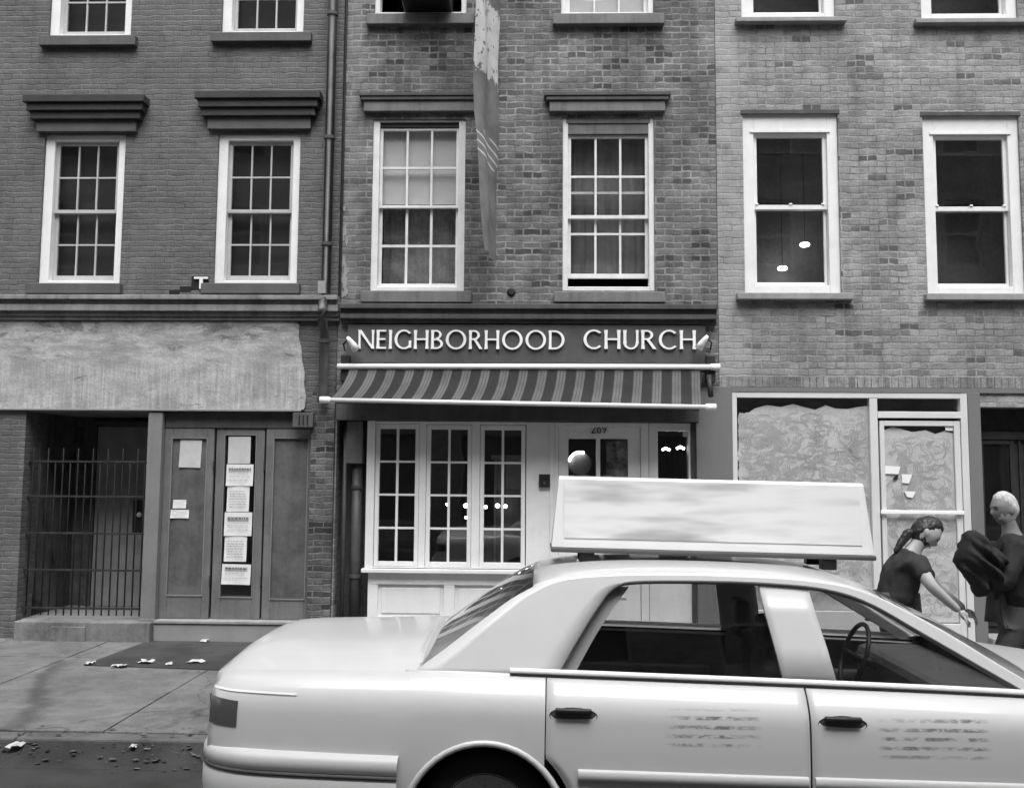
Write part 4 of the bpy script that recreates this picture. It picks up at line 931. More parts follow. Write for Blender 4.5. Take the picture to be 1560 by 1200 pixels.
xs0, xs1 = shop[0]+sw, mx0; top_ = []
for px, py in ((1126, 628), (1135, 632), (1150, 622), (1168, 617), (1190, 620), (1208, 615), (1228, 621), (1242, 624), (1258, 617), (1272, 622), (1290, 623), (1306, 620), (1322, 618)): top_.append(F(px, py, 0.04))
poly = [(xs0+0.001, 0.525)]+[(xs1-0.001, 0.525)]+[(min(max(x, xs0+0.001), xs1-0.001), z) for x, z in top_[::-1]]
b = MB(); b.prism(poly, 0.040, 0.043); b.build('soap_coat', MAT['soap'], sfr); swipes(sfr, xs0+0.005, xs1-0.005, 0.6, FZ(1220, 628), 0.040, 900, (MAT['swipe_light'], MAT['swipe_dark']), 3)
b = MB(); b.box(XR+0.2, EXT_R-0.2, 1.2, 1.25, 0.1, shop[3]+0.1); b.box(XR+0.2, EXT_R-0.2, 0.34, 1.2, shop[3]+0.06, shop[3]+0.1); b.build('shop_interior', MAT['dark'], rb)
d0 = FX(1341, 700); d1 = shop[1]-0.08; dzt = FZ(1400, 641)
b = MB(); b.ring(d0, d1, 0.2, dzt, 0.05, 0.065, 0.2, 0.055, -0.008, 0.045, 0.004); sd = b.build('shop_door', MAT['metal'], rb)
pb = FZ(1400, 780); b = MB(); b.box(d0-0.02, d1, -0.045, -0.020, pb-0.02, pb+0.02, 0.006); b.build('push_bar', MAT['whitemetal'], sd)
b = MB(); b.box(d0+0.05, d1-0.065, 0.012, 0.018, 0.4, dzt-0.055); b.build('pane', MAT['glass'], sd)
dtop = [F(px, py, 0.02) for px, py in ((1347, 655), (1360, 650), (1372, 653), (1390, 658), (1410, 655), (1425, 661), (1440, 656), (1452, 660))]
poly = [(d0+0.052, 0.41), (d1-0.067, 0.41)]+[(min(max(x, d0+0.052), d1-0.067), z) for x, z in dtop[::-1]]
b = MB(); b.prism(poly, 0.022, 0.025); b.build('soap_coat', MAT['soap_pale'], sd); swipes(sd, d0+0.055, d1-0.07, 0.45, FZ(1400, 664), 0.022, 300, (MAT['swipe_light'], MAT['swipe_dark']), 8, 0.12)
for px0, py0, px1, py1, lab in ((1344, 709, 1372, 722, 'white torn sticker at the left edge of the soaped shop door'), (1439, 647, 1455, 656, 'small white label in the top corner of the soaped shop door'), (1374, 722, 1390, 736, 'round edged white paper below the torn sticker on the soaped door'), (1378, 748, 1396, 758, 'lowest white paper scrap stuck on the soaped shop door')):
    r = R(px0, py0, px1, py1, 0.005); b = MB(); c = [(r[0], r[3]), (r[1], r[3]-random.uniform(0, .01)), (r[1]-random.uniform(0, .05), r[2]), (r[0]+random.uniform(0, .03), r[2]+random.uniform(0, .02))]; b.prism(c, 0.0075, 0.0112); tag(b.build('sticker', MAT['letters']), lab, 'sticker', 'stickers on the soaped door')
b = MB(); cx, cz = F(1364, 727, 0.01); b.prism([(cx-0.03, cz-0.02), (cx+0.02, cz-0.025), (cx+0.035, cz+0.03), (cx, cz+0.015)], 0.008, 0.0113); b.build('torn_gap', MAT['black'], sd)
# dark doorway at the edge
b = MB(); x0, x1 = door2[0], door2[1]; b.box(x0, x1, 0.26, 0.31, 0.1, door2[3]); xm = (x0+x1)/2; b.box(xm-0.012, xm+0.012, 0.24, 0.259, 0.1, door2[3]-0.3); b.box(x0, x1, 0.22, 0.259, door2[3]-0.34, door2[3]-0.26, 0.004)
for a, c in ((x0+0.08, xm-0.06), (xm+0.06, x1-0.08)): b.ring(a, c, 1.2, 2.35, 0.05, 0.05, 0.05, 0.05, 0.235, 0.259, 0.004); b.ring(a, c, 0.35, 1.0, 0.05, 0.05, 0.05, 0.05, 0.235, 0.259, 0.004)
dd = b.build('double_door', MAT['iron'], rb, label='black panelled double door at the edge of the soaped shop')
b = MB()
for a, c in ((x0+0.13, xm-0.11), (xm+0.11, x1-0.13)): b.box(a, c, 0.25, 0.255, 1.25, 2.3)
b.build('pane', MAT['glass_dark'], dd)
b = MB(); b.box(x0, x1, -0.12, 0.259, 0.0, 0.27, 0.012); b.build('doorstep', MAT['base'], rb)

# roof slabs and top cornices of the three houses (above the picture)
for bd, xa, xb, mt in ((lb, EXT_L, XL-0.003, 'darkhood'), (mb, XL+0.003, XR-0.003, 'middark'), (rb, XR+0.003, EXT_R, 'midhood')):
    b = MB(); b.box(xa, xb, 0.0, 8.0, TOPZ+0.002, TOPZ+0.25); b.box(xa, xb, 7.9, 8.0, 0, TOPZ); b.box(xa, xa+0.08, 0.331, 7.89, 0, TOPZ) if bd is lb else b.box(xb-0.08, xb, 0.331, 7.89, 0, TOPZ); b.build('roof', MAT['middark'], bd)
    b = MB(); b.box(xa, xb, -0.35, 0.001, TOPZ-0.1, TOPZ+0.3, 0.02); b.box(xa, xb, -0.2, 0.0, TOPZ-0.4, TOPZ-0.102, 0.02); b.build('roof_cornice', MAT[mt], bd)
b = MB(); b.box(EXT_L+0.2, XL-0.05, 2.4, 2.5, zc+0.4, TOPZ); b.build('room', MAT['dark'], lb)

# ================================================================== HOUSES ACROSS THE STREET (behind the camera; they shade the street and are what the glass mirrors)
yo = -14.2
for xa, xb, h, mt, lab in ((-26, -5.2, 14.6, 'brick_far', 'wide pale brick row house across the street, opposite the dark house'), (-5.15, 4.6, 14.0, 'brick_far_dark', 'low dark brick row house across the street, opposite the church'), (4.65, 26, 15.3, 'brick_far', 'tallest pale brick row house across the street, opposite the soaped shop')):
    t = thing('brick_building', lab, 'building', ((xa+xb)/2, yo, 0), 'brick houses across the street')
    holes = []; x = xa+0.9
    while x+1.1 < xb:
        for z in (4.2, 7.3, 10.2, 12.4):
            if z+1.7 < h-0.6: holes.append((x, x+1.0, z, z+1.7))
        holes.append((x-0.2, x+1.5, 0.6, 3.0)); x += 2.4
    wall_mesh('wall', xa, xb, -0.2, h, yo-0.33, yo, holes, MAT[mt], t)
    for (a, c, z0_, z1_) in holes:
        b = MB(); b.ring(a, c, z0_, z1_, 0.07, 0.07, 0.07, 0.07, yo-0.2, yo-0.08)
        if c-a < 1.2: b.box(a+0.07, c-0.07, yo-0.19, yo-0.09, (z0_+z1_)/2-0.03, (z0_+z1_)/2+0.03)
        w = b.build('window', MAT['sash'], t); b = MB(); b.box(a, c, yo-0.26, yo-0.22, z0_, z1_); b.build('pane', MAT['shade'], w)
    b = MB(); b.box(xa, xb, yo-7, yo-0.34, h-0.1, h); b.box(xa, xb, yo-0.33, yo+0.4, h+0.002, h+0.3, 0.02); b.build('roof', MAT['middark'], t)

# ================================================================== TAXI
def hermite(tab):
    xs = [a for a, _ in tab]; ys = [c for _, c in tab]; n = len(xs)
    d = [(ys[i+1]-ys[i])/(xs[i+1]-xs[i]) for i in range(n-1)]
    ms = [d[0]]+[0 if d[i-1]*d[i] <= 0 else 2*d[i-1]*d[i]/(d[i-1]+d[i]) for i in range(1, n-1)]+[d[-1]]
    def f(x):
        if x <= xs[0]: return ys[0]
        if x >= xs[-1]: return ys[-1]
        i = max(k for k in range(n-1) if xs[k] <= x); h = xs[i+1]-xs[i]; t = (x-xs[i])/h
        return (2*t**3-3*t*t+1)*ys[i]+(t**3-2*t*t+t)*h*ms[i]+(-2*t**3+3*t*t)*ys[i+1]+(t**3-t*t)*h*ms[i+1]
    return f
def crom(pts, n):
    """smooth curve through 2-D points, n+1 samples spaced evenly along it"""
    P = [pts[0]]+list(pts)+[pts[-1]]; dense = []
    for i in range(1, len(P)-2):
        for k in range(24):
            t = k/24; q = []
            for c in range(len(pts[0])):
                p0, p1, p2, p3 = P[i-1][c], P[i][c], P[i+1][c], P[i+2][c]
                q.append(0.5*(2*p1+(p2-p0)*t+(2*p0-5*p1+4*p2-p3)*t*t+(3*p1-p0-3*p2+p3)*t**3))
            dense.append(tuple(q))
    dense.append(tuple(pts[-1])); acc = [0]
    for a, c in zip(dense, dense[1:]): acc.append(acc[-1]+math.dist(a, c))
    out = []; j = 0
    for k in range(n+1):
        s = acc[-1]*k/n
        while j < len(acc)-2 and acc[j+1] < s: j += 1
        f = (s-acc[j])/max(acc[j+1]-acc[j], 1e-9); out.append(tuple(dense[j][c]+(dense[j+1][c]-dense[j][c])*f for c in range(len(dense[0]))))
    return out
W_ = hermite([(0.06, .835), (0.12, .885), (0.22, .920), (0.45, .948), (0.9, .972), (1.6, .982), (2.7, .985), (3.8, .978), (4.5, .955), (4.95, .915), (5.15, .87), (5.28, .78)])
ZS = hermite([(0.06, .945), (0.2, .972), (0.6, .99), (1.2, 1.0), (2.0, .995), (3.0, .985), (4.0, .965), (4.6, .91), (5.1, .83), (5.28, .78)])
ZD = hermite([(0.06, .965), (0.12, 1.02), (0.24, 1.045), (0.6, 1.06), (1.2, 1.085), (3.9, 1.045), (4.4, 1.005), (4.9, .925), (5.15, .86), (5.28, .79)])
INS = hermite([(.18, .10), (.22, .045), (.30, .018), (.44, .003), (.56, .0), (.68, .004), (.78, .012), (.84, .020), (.885, .036), (.93, .068), (.965, .100), (.985, .128)])
def ins(x, z):
    zs = ZS(x)
    return INS(.78+(z-.78)*(.985-.78)/(zs-.78)) if z > .78 else INS(z)
AX, AF, RW, ZW, RA = 1.40, 4.31, 0.335, 0.335, 0.375
def ys_(x, z): return W_(x)-ins(x, z)
def yg(x, z): return W_(min(max(x, 1.2), 3.9))-.142-(z-ZS(x))*.44
LX = FX(738, 1118, -6.05)-AX
taxi = thing('taxi', 'pale taxi with a white advertising box on its roof, driving past the church', 'taxi', (LX, -5.065, 0))
TILT = Matrix.Translation((AX, 0, 0.33)) @ Matrix.Rotation(0.017, 4, 'Y') @ Matrix.Translation((-AX, 0, -0.33))
MAT['taxi'] = M('taxi_paint', 0.62, 0.34, 0.012, 2, 8, 0.0, coat=0.6, spec=0.5, rvar=0.01)
MAT['taxitrim'] = M('grey_rubber_trim', 0.10, 0.6, 0.1, 5, 60, 0.05)
MAT['bumper'] = M('pale_bumper_plastic', 0.56, 0.45, 0.02, 3, 8, 0.0, spec=0.5, rvar=0.02)
def print_mat(name, x0, x1, z0, z1):
    """taxi paint with worn, unreadable rows of fare lettering in one place"""
    mt, nt, out = newmat(name)
    co = N(nt, 'ShaderNodeTexCoord').outputs['Object']; sp_ = N(nt, 'ShaderNodeSeparateXYZ'); nt.links.new(co, sp_.inputs[0])
    rows_ = math_(nt, 'SINE', math_(nt, 'MULTIPLY', sp_.outputs[2], 160.0)); n1 = noise(nt, co, 1.0, 4, 0.7, 0.3, (15, 1, 30)); n2 = noise(nt, co, 5, 3)
    k = math_(nt, 'MULTIPLY', ramp(nt, rows_, -0.2, 0.8, 0, 1), ramp(nt, n1, 0.40, 0.58, 0, 1)); k = math_(nt, 'MULTIPLY', k, ramp(nt, n2, 0.35, 0.6, 0.3, 1))
    for ax, a_, c_ in ((0, x0, x1), (2, z0, z1)):
        e = math_(nt, 'ABSOLUTE', math_(nt, 'SUBTRACT', sp_.outputs[ax], (a_+c_)/2)); k = math_(nt, 'MULTIPLY', k, ramp(nt, e, (c_-a_)*.36, (c_-a_)*.5, 1, 0))
    finish(nt, out, mixv(nt, k, 0.62, 0.20), 0.34, coat=0.6, spec=0.5); return mt
MAT['door_paint_0'] = print_mat('rear_door_paint', 2.22, 2.68, .70, .88); MAT['door_paint_1'] = print_mat('front_door_paint', 3.18, 3.72, .66, .86)
MAT['interior'] = M('dark_grey_upholstery', 0.09, 0.8, 0.15, 5, 60, 0.1)
MAT['trimlight'] = M('light_grey_headlining', 0.50, 0.85, 0.05, 5, 60, 0.05)
MAT['doorcard'] = M('dark_door_card', 0.075, 0.6, 0.2, 4, 40, 0.05)
MAT['tyre'] = M('tyre_rubber', 0.018, 0.8, 0.15, 8, 60, 0.1)
MAT['steel'] = M('steel_wheel', 0.45, 0.35, 0.08, 6, 60, 0.03, metal=0.6)
MAT['taillens'] = M('dark_tail_lens', 0.085, 0.15, 0.08, 6, 60, 0, coat=0.5)
MAT['lens'] = M('clear_lens', 0.6, 0.1, 0.04, 6, 60, 0, coat=0.5)
def tb(b, name, mat, parent=None, smooth=True, solid=0.0, label=None, bevel=0.0):
    bmesh.ops.remove_doubles(b.bm, verts=b.bm.verts, dist=1e-5)
    bmesh.ops.recalc_face_normals(b.bm, faces=b.bm.faces)
    me = bpy.data.meshes.new(name); b.bm.to_mesh(me); b.bm.free()
    me.transform(TILT)
    for p in me.polygons: p.use_smooth = smooth
    o = link(name, me, mat, parent or taxi, True)
    if solid:
        md = o.modifiers.new('thickness', 'SOLIDIFY'); md.thickness = abs(solid); md.offset = -1 if solid > 0 else 1; md.use_even_offset = False
    if label: o['label'] = label
    return o
def patch(b, A, B, surf, s, nv=10, off=0.0):
    """ruled strip between two (x,z) curves laid on the car's side; s=-1 near side, +1 far side"""
    rows = []
    for (xa, za), (xb, zb) in zip(A, B):
        row = []
        for k in range(nv+1):
            t = k/nv; x = xa+(xb-xa)*t; z = za+(zb-za)*t; row.append((x, s*(surf(x, z)+off), z))
        rows.append(row)
    b.grid(rows if s < 0 else [r[::-1] for r in rows]); return b
def lin(a, c, n): return [(a[0]+(c[0]-a[0])*k/n, a[1]+(c[1]-a[1])*k/n) for k in range(n+1)]
def arch(x, xc, r=RA): return ZW+math.sqrt(max(r*r-(x-xc)**2, 0)) if abs(x-xc) < r else 0
def fan(x0, x1, n, xc=None):
    """stations that thicken round a wheel arch"""
    xs = [x0+(x1-x0)*k/n for k in range(n+1)]
    if xc is not None:
        for k in range(25):
            x = xc-RA*math.cos(PI*k/24)
            if x0 < x < x1: xs.append(x)
        for x in (xc-RA-0.002, xc+RA+0.002):
            if x0 < x < x1: xs.append(x)
    return sorted(set(xs))
GAPX = 0.005
XD1, XD2, XD3 = 1.675, 2.885, 4.00      # rear door / B post / front door edges
def lower(x, xc): return max(0.21, arch(x, xc)) if xc else 0.21
# body shell: quarters, wings, deck lids, roof pillars
b = MB()
for s in (-1, 1):
    xs = fan(0.06, XD1-GAPX, 40, AX)
    patch(b, [(x, max(lower(x, AX), 0.40 if x < 0.2 else 0.28 if x < 0.9 else 0.21)) for x in xs], [(x, ZS(x)) for x in xs], ys_, s, 16)
    xs = fan(XD3+GAPX, 5.28, 34, AF)
    patch(b, [(x, lower(x, AF) if x < 4.8 else max(0.3, lower(x, AF))) for x in xs], [(x, ZS(x)) for x in xs], ys_, s, 16)
    # sill under the doors
    xs = fan(AX+RA+0.01, AF-RA-0.01, 20); patch(b, [(x, 0.19) for x in xs], [(x, 0.245) for x in xs], ys_, s, 3, -0.012)
    # strip between wheel arch and rear door
    # deck sides close onto the greenhouse
    xs = [1.0+(4.05-1.0)*k/30 for k in range(31)]
    rows = [[(x, s*ys_(x, ZS(x)), ZS(x)), (x, s*(W_(x)-.14), ZS(x)+.004), (x, s*(W_(x)-.20), ZS(x)-.02)] for x in xs]
    b.grid(rows if s > 0 else [r[::-1] for r in rows])
def deck(b, x0, x1, n, trim=0):
    rows = []
    for i in range(n+1):
        x = x0+(x1-x0)*i/n; yb = ys_(x, ZS(x))-trim
        rows.append([(x, yb*(-1+2*j/24), ZS(x)+(ZD(x)-ZS(x))*(1-abs(-1+2*j/24)**3.2)) for j in range(25)])
    b.grid(rows)
deck(b, 1.06, 1.45, 6); 
# rear and front closing faces
for xe_, sg_ in ((0.06, -1), (5.28, 1)):
    rows = []
    for i in range(9):
        t = i/8; row = []
        for j in range(25):
            u = -1+2*j/24; ztop_ = ZS(xe_)+(ZD(xe_)-ZS(xe_))*(1-abs(u)**3.2); z = 0.40+(ztop_-0.40)*t
            row.append((xe_+sg_*0.045*(1-u*u)*math.sin(PI*min(t*1.0, 1))**0.5*(0.0 if t in (0, 1) else 1), u*ys_(xe_, min(z, ZS(xe_))), z))
        rows.append(row)
    b.grid(rows)
body = tb(b, 'body', MAT['taxi'], solid=0.012)
b = MB(); deck(b, 0.062, 1.055, 26, 0.045); tb(b, 'trunk_lid', MAT['taxi'], solid=-0.006)
b = MB(); deck(b, 0.06, 1.07, 26); o = tb(b, 'trunk_channel', MAT['taxi'])
b = MB(); deck(b, 3.98, 5.28, 26); tb(b, 'hood', MAT['taxi'])
# roof with its pillars
TOPC = crom([(1.03, .99), (1.17, 1.09), (1.36, 1.235), (1.54, 1.360), (1.73, 1.432), (2.1, 1.464), (2.6, 1.470), (3.0, 1.455), (3.25, 1.408), (3.55, 1.265), (3.82, 1.105), (4.06, .965)], 80)
WIN = [(1.73, 1.0), (1.82, 1.15), (1.92, 1.30), (2.0, 1.392), (2.12, 1.424), (2.5, 1.434), (2.8, 1.430), (3.05, 1.410), (3.25, 1.352), (3.5, 1.215), (3.75, 1.075), (3.93, .975)]
WINC = crom(WIN, 80)
b = MB()
for s in (-1, 1):
    patch(b, TOPC, WINC, yg, s, 6)
    patch(b, [(2.80, ZS(2.80)), (2.77, 1.15), (2.74, 1.30), (2.72, 1.43)], [(3.05, ZS(3.05)), (3.02, 1.15), (2.985, 1.30), (2.96, 1.42)], yg, s, 6, -0.006)
TI = [i for i, p in enumerate(TOPC) if p[1] > 1.385]
rows = []
for i in TI:
    x, z = TOPC[i]; yr = yg(x, z); rows.append([(x+(0.03 if False else 0), yr*(-1+2*j/28), z+0.032*(1-abs(-1+2*j/28)**2.4)) for j in range(29)])
b.grid(rows)
roof = tb(b, 'roof', MAT['taxi'], solid=0.028)
# headlining and inner trims
b = MB(); b.grid([[(x, y*0.94, z-0.04) for x, y, z in r] for r in rows]); tb(b, 'headlining', MAT['doorcard'], roof)
b = MB()
for s in (-1, 1):
    A = crom([(1.08, .985), (1.36, 1.20), (1.66, 1.39)], 14); B = crom([(1.80, .985), (1.93, 1.20), (2.08, 1.40)], 14); patch(b, A, B, yg, s, 4, -0.045)
tb(b, 'pillar_trim', MAT['trimlight'], roof)
# screens front and rear
i0, i1 = TI[0], TI[-1]
def screen(curve, bow, name):
    b = MB(); rows = []
    for x, z in curve:
        yr = yg(x, z)-0.012; t = 1-(z-.95)/.45
        rows.append([(x+bow*(1-(-1+2*j/20)**2)*(0.25+0.75*t), yr*(-1+2*j/20), z+0.026*(1-abs(-1+2*j/20)**2.4)) for j in range(21)])
    b.grid(rows); return tb(b, name, MAT['carglass'])
screen(TOPC[:i0+1], -0.04, 'rear_window'); screen(TOPC[i1:], 0.16, 'windscreen')
# doors, windows, handles, trims
def hshape(b, xc, z, s, y):
    b.box(xc-0.085, xc+0.085, s*y, s*(y+0.03), z-0.012, z+0.014, 0.008)
for s in (-1, 1):
    for k, (xa, xb) in enumerate(((XD1, XD2-GAPX), (XD2+GAPX, XD3))):
        nz = 26; lo = []; hi = []
        zsA, zsB = ZS(xa), ZS(xb); ncol = 24; rowsA = []
        A, B = [], []
        for i in range(nz+1):
            t = i/nz; z = 0.25+(min(ZS((xa+xb)/2), 2)-0.25)*t
            xl = xa
            if k == 0 and z < 0.66: xl = max(xa, AX+math.sqrt(max((RA+0.045)**2-(z-ZW)**2, 0)))
            A.append((xl, z)); B.append((xb, z))
        b = MB(); rws = []
        for (xl, z), (xr_, _) in zip(A, B):
            row = []
            for j in range(ncol+1):
                x = xl+(xr_-xl)*j/ncol; zz = 0.25+(ZS(x)-0.25)*((z-0.25)/(ZS((xa+xb)/2)-0.25)); row.append((x, s*ys_(x, zz), zz))
            rws.append(row)
        b.grid(rws if s > 0 else [r[::-1] for r in rws])
        d = tb(b, 'door', MAT['door_paint_%d' % k], solid=0.02)
        # inner card
        b = MB(); b.grid([[(x, s*(abs(y)-0.075), z) for x, y, z in r] for r in rws[2:]])
        b.box(xa+0.2, xb-0.15, s*0.80, s*0.865, 0.70, 0.76, 0.01); tb(b, 'door_card', MAT['doorcard'], d)
        # handle in a dark scoop
        hx = (1.80, 3.03)[k]; hz = 0.865
        b = MB(); b.lathe([(0.0, 0.0), (0.075, 0.001), (0.085, 0.004), (0.09, 0.0)], (0, 0, 0), 'Y', 20)
        bmesh.ops.scale(b.bm, vec=(1.25, 1, 0.42), verts=b.bm.verts); bmesh.ops.translate(b.bm, vec=(hx, s*(ys_(hx, hz-0.02)+0.003), hz-0.02), verts=b.bm.verts); tb(b, 'handle_scoop', MAT['taxitrim'], d)
        b = MB(); b.box(hx-0.085, hx+0.085, s*(ys_(hx, hz)+0.004), s*(ys_(hx, hz)+0.034), hz-0.013, hz+0.015, 0.009); tb(b, 'handle', MAT['black'], d)
        # rubbing strip
        b = MB(); xl = xa+0.01 if k else AX+RA+0.05
        xx = [xl+(xb-xl-0.01)*j/16 for j in range(17)]; rws2 = [[(x, s*(ys_(x, z)+o_), z) for z, o_ in ((.555, .0), (.56, .013), (.605, .015), (.613, .0))] for x in xx]
        b.grid(rws2); tb(b, 'rubbing_strip', MAT['bumper'], d)
    # panes
    for k, (i0_, i1_, xcut) in enumerate(((0, 0, 0), (1, 1, 1))):
        if k == 0: top_c = [p for p in WINC if p[0] <= 2.86]
        else: top_c = [p for p in WINC if p[0] >= 2.90]
        b = MB(); bot_c = [(p[0], ZS(p[0])-0.03) for p in top_c]; patch(b, bot_c, top_c, yg, s, 6, -0.014); tb(b, 'side_window', MAT['carglass'])
    # bright belt moulding and dark gasket
    xx = [1.50+(4.02-1.50)*j/40 for j in range(41)]
    b = MB(); rws2 = [[(x, s*(yg(x, ZS(x))+o_), ZS(x)+dz) for o_, dz in ((-.004, .030), (.012, .028), (.018, .012), (.012, .002), (.0, .0))] for x in xx]; b.grid(rws2); tb(b, 'belt_moulding', MAT['whitemetal'])
    b = MB(); rws2 = [[(x, s*(yg(x, ZS(x))+o_), ZS(x)+dz) for o_, dz in ((.012, .0035), (.020, .003), (.024, .001))] for x in xx]; b.grid(rws2); tb(b, 'belt_gasket', MAT['black'])
    b = MB(); rws2 = [[(x, s*(yg(x, z)+o_), z+dz) for o_, dz in ((.002, .010), (.010, .004), (.004, -.006))] for x, z in WINC]; b.grid(rws2); tb(b, 'window_surround', MAT['taxitrim'])
    # wheel arch lips and liners
    for xc in (AX, AF):
        b = MB(); pts = []
        for k in range(29):
            a = math.radians(-16+212*k/28); x, z = xc+RA*math.cos(a), ZW+RA*math.sin(a); pts.append((x, s*(ys_(x, max(z, .24))-0.004), z))
        b.tube(pts, 0.016, 8); tb(b, 'arch_lip', MAT['taxi'])
        b = MB(); rws2 = []
        for k in range(25):
            a = math.radians(-20+220*k/24); x, z = xc+(RA+.004)*math.cos(a), ZW+(RA+.004)*math.sin(a); rws2.append([(x, s*0.94, z), (x, s*0.55, z)])
        b.grid(rws2); b.box(xc-.4, xc+.4, s*.53, s*.55, .12, .74); tb(b, 'wheel_arch', MAT['black'])
    # tail lamps, bright flank line, headlamps
    b = MB(); xx = [0.064+(0.22-0.064)*j/12 for j in range(13)]
    patch(b, [(x, .735) for x in xx], [(x, .855-0.05*max(0, x-.1)) for x in xx], ys_, s, 6, 0.004)
    rws2 = [[(0.052-0.03*(1-(y_/.8)**2), s*y_, z_) for z_ in (.735, .77, .81, .855)] for y_ in (.80, .72, .62, .52)]; b.grid(rws2)
    tl_ = tb(b, 'tail_light', MAT['taillens'])
    b = MB(); xx = [0.07+(0.50-0.07)*j/12 for j in range(13)]; patch(b, [(x, .888) for x in xx], [(x, .897) for x in xx], ys_, s, 2, 0.005); tb(b, 'bright_strip', MAT['whitemetal'], tl_)
    b = MB(); xx = [4.98+(5.27-4.98)*j/10 for j in range(11)]; patch(b, [(x, .60) for x in xx], [(x, .735) for x in xx], ys_, s, 4, 0.006)
    b.grid([[(5.30, s*y_, z_) for z_ in (.60, .68, .735)] for y_ in (.79, .65, .50)]); tb(b, 'headlight', MAT['lens'])
    # mirror
    b = MB(); mx = 4.14; b.blob((mx, s*1.05, 1.03), (.06, .10, .065), 14, 10); b.tube([(mx, s*.84, .97), (mx, s*.98, 1.0)], .022, 8); tb(b, 'wing_mirror', MAT['black'])
b = MB(); b.box(5.29, 5.33, -.42, .42, .60, .74, .01)
for k in range(12): b.box(5.331, 5.336, -.40+.07*k, -.37+.07*k, .61, .73)
tb(b, 'grille', MAT['steel'], smooth=False)
# bumpers
def bumper(path, prof, mat, name, sub=None):
    pts = crom(path, 70); rows = []
    for i, p in enumerate(pts):
        a = pts[max(i-1, 0)]; c = pts[min(i+1, len(pts)-1)]; tx, ty = c[0]-a[0], c[1]-a[1]; l = math.hypot(tx, ty); nx, ny = ty/l, -tx/l
        rows.append([(p[0]+nx*o, p[1]+ny*o, z) for o, z in prof])
    b = MB(); b.grid(rows); return tb(b, name, mat, sub)
rp = [(1.0, .958), (.5, .940), (.25, .905), (.10, .80), (.045, .55), (.03, .25), (.025, 0), (.03, -.25), (.045, -.55), (.10, -.80), (.25, -.905), (.5, -.940), (1.0, -.958)]
rp = rp[::-1]
prof = [(-.04, .645), (.02, .642), (.045, .632), (.058, .612), (.060, .575), (.050, .562), (.050, .535), (.058, .522), (.058, .44), (.05, .38), (.02, .34), (-.03, .33)]
prof = [(-o, z) for o, z in prof]
rbm = bumper(rp, prof, MAT['bumper'], 'bumper')
bumper(rp, [(-.052, .558), (-.057, .556), (-.057, .541), (-.052, .539)], MAT['taxitrim'], 'bumper_strip', rbm)
bumper(rp, [(-.045, .40), (-.062, .398), (-.058, .372), (-.04, .352)], MAT['taxitrim'], 'bumper_strip', rbm)
fp = [(4.78, -.92), (5.05, -.88), (5.24, -.75), (5.31, -.4), (5.325, 0), (5.31, .4), (5.24, .75), (5.05, .88), (4.78, .92)]
bumper(fp, [(o+0.0, z) for o, z in [(-.04, .585), (.02, .58), (.055, .56), (.06, .50), (.055, .38), (.02, .27), (-.03, .25)]], MAT['bumper'], 'bumper')
# underbody and wheels
b = MB(); b.box(.25, 5.1, -.52, .52, .19, .50, .03); b.box(AX+RA+.03, AF-RA-.03, -.90, .90, .19, .26, .02); b.box(.2, 1.0, -.86, .86, .34, .62, .03); tb(b, 'underbody', MAT['black'], smooth=False)
for xc in (AX, AF):
    for s in (-1, 1):
        yc = s*0.80
        b = MB(); b.lathe([(.215, -.105), (.245, -.112), (.295, -.112), (.322, -.095), (.334, -.06), (.335, 0), (.334, .06), (.322, .095), (.295, .112), (.245, .112), (.215, .105)], (xc, yc, ZW), 'Y', 48)
        o = b.build('wheel', MAT['tyre'], taxi, True, True)
        b = MB(); b.lathe([(.0, s*.075), (.05, s*.078), (.06, s*.06), (.12, s*.045), (.15, s*.062), (.175, s*.05), (.195, s*.07), (.222, s*.108), (.226, s*.10), (.21, s*.02), (.21, -s*.09)], (xc, yc, ZW), 'Y', 40); b.build('rim', MAT['steel'], o, True, True)
# cabin
b = MB(); b.box(1.62, 2.12, -.68, .68, .40, .60, .05); b.box(1.48, 1.66, -.68, .68, .55, 1.06, .05); tb(b, 'rear_seat', MAT['interior'], smooth=False)
for yc in (-.36, .36):
    b = MB(); b.box(2.92, 3.40, yc-.27, yc+.27, .40, .58, .05); b.box(2.78, 2.94, yc-.26, yc+.26, .50, 1.05, .05); tb(b, 'front_seat', MAT['interior'], smooth=False)
    b = MB(); b.box(2.78, 2.87, yc-.13, yc+.13, 1.08, 1.24, .03); b.tube([(2.83, yc, 1.0), (2.83, yc, 1.1)], .012, 6); tb(b, 'headrest', MAT['interior'], smooth=False)
b = MB(); b.box(3.62, 4.05, -.74, .74, .70, .95, .05); tb(b, 'dashboard', MAT['interior'], smooth=False)
b = MB(); b.box(1.10, 1.56, -.72, .72, .975, .995, .006); tb(b, 'parcel_shelf', MAT['interior'], smooth=False)
b = MB(); ring = [(3.50+.06*math.sin(a), .36+.19*math.cos(a), .93+.18*math.sin(a)) for a in [2*PI*k/24 for k in range(25)]]; b.tube(ring, .014, 8, False); b.tube([(3.50, .36, .93), (3.66, .36, .86)], .03, 8); b.tube([ring[0], (3.50, .36, .93), ring[12]], .014, 8); tb(b, 'steering_wheel', MAT['black'])
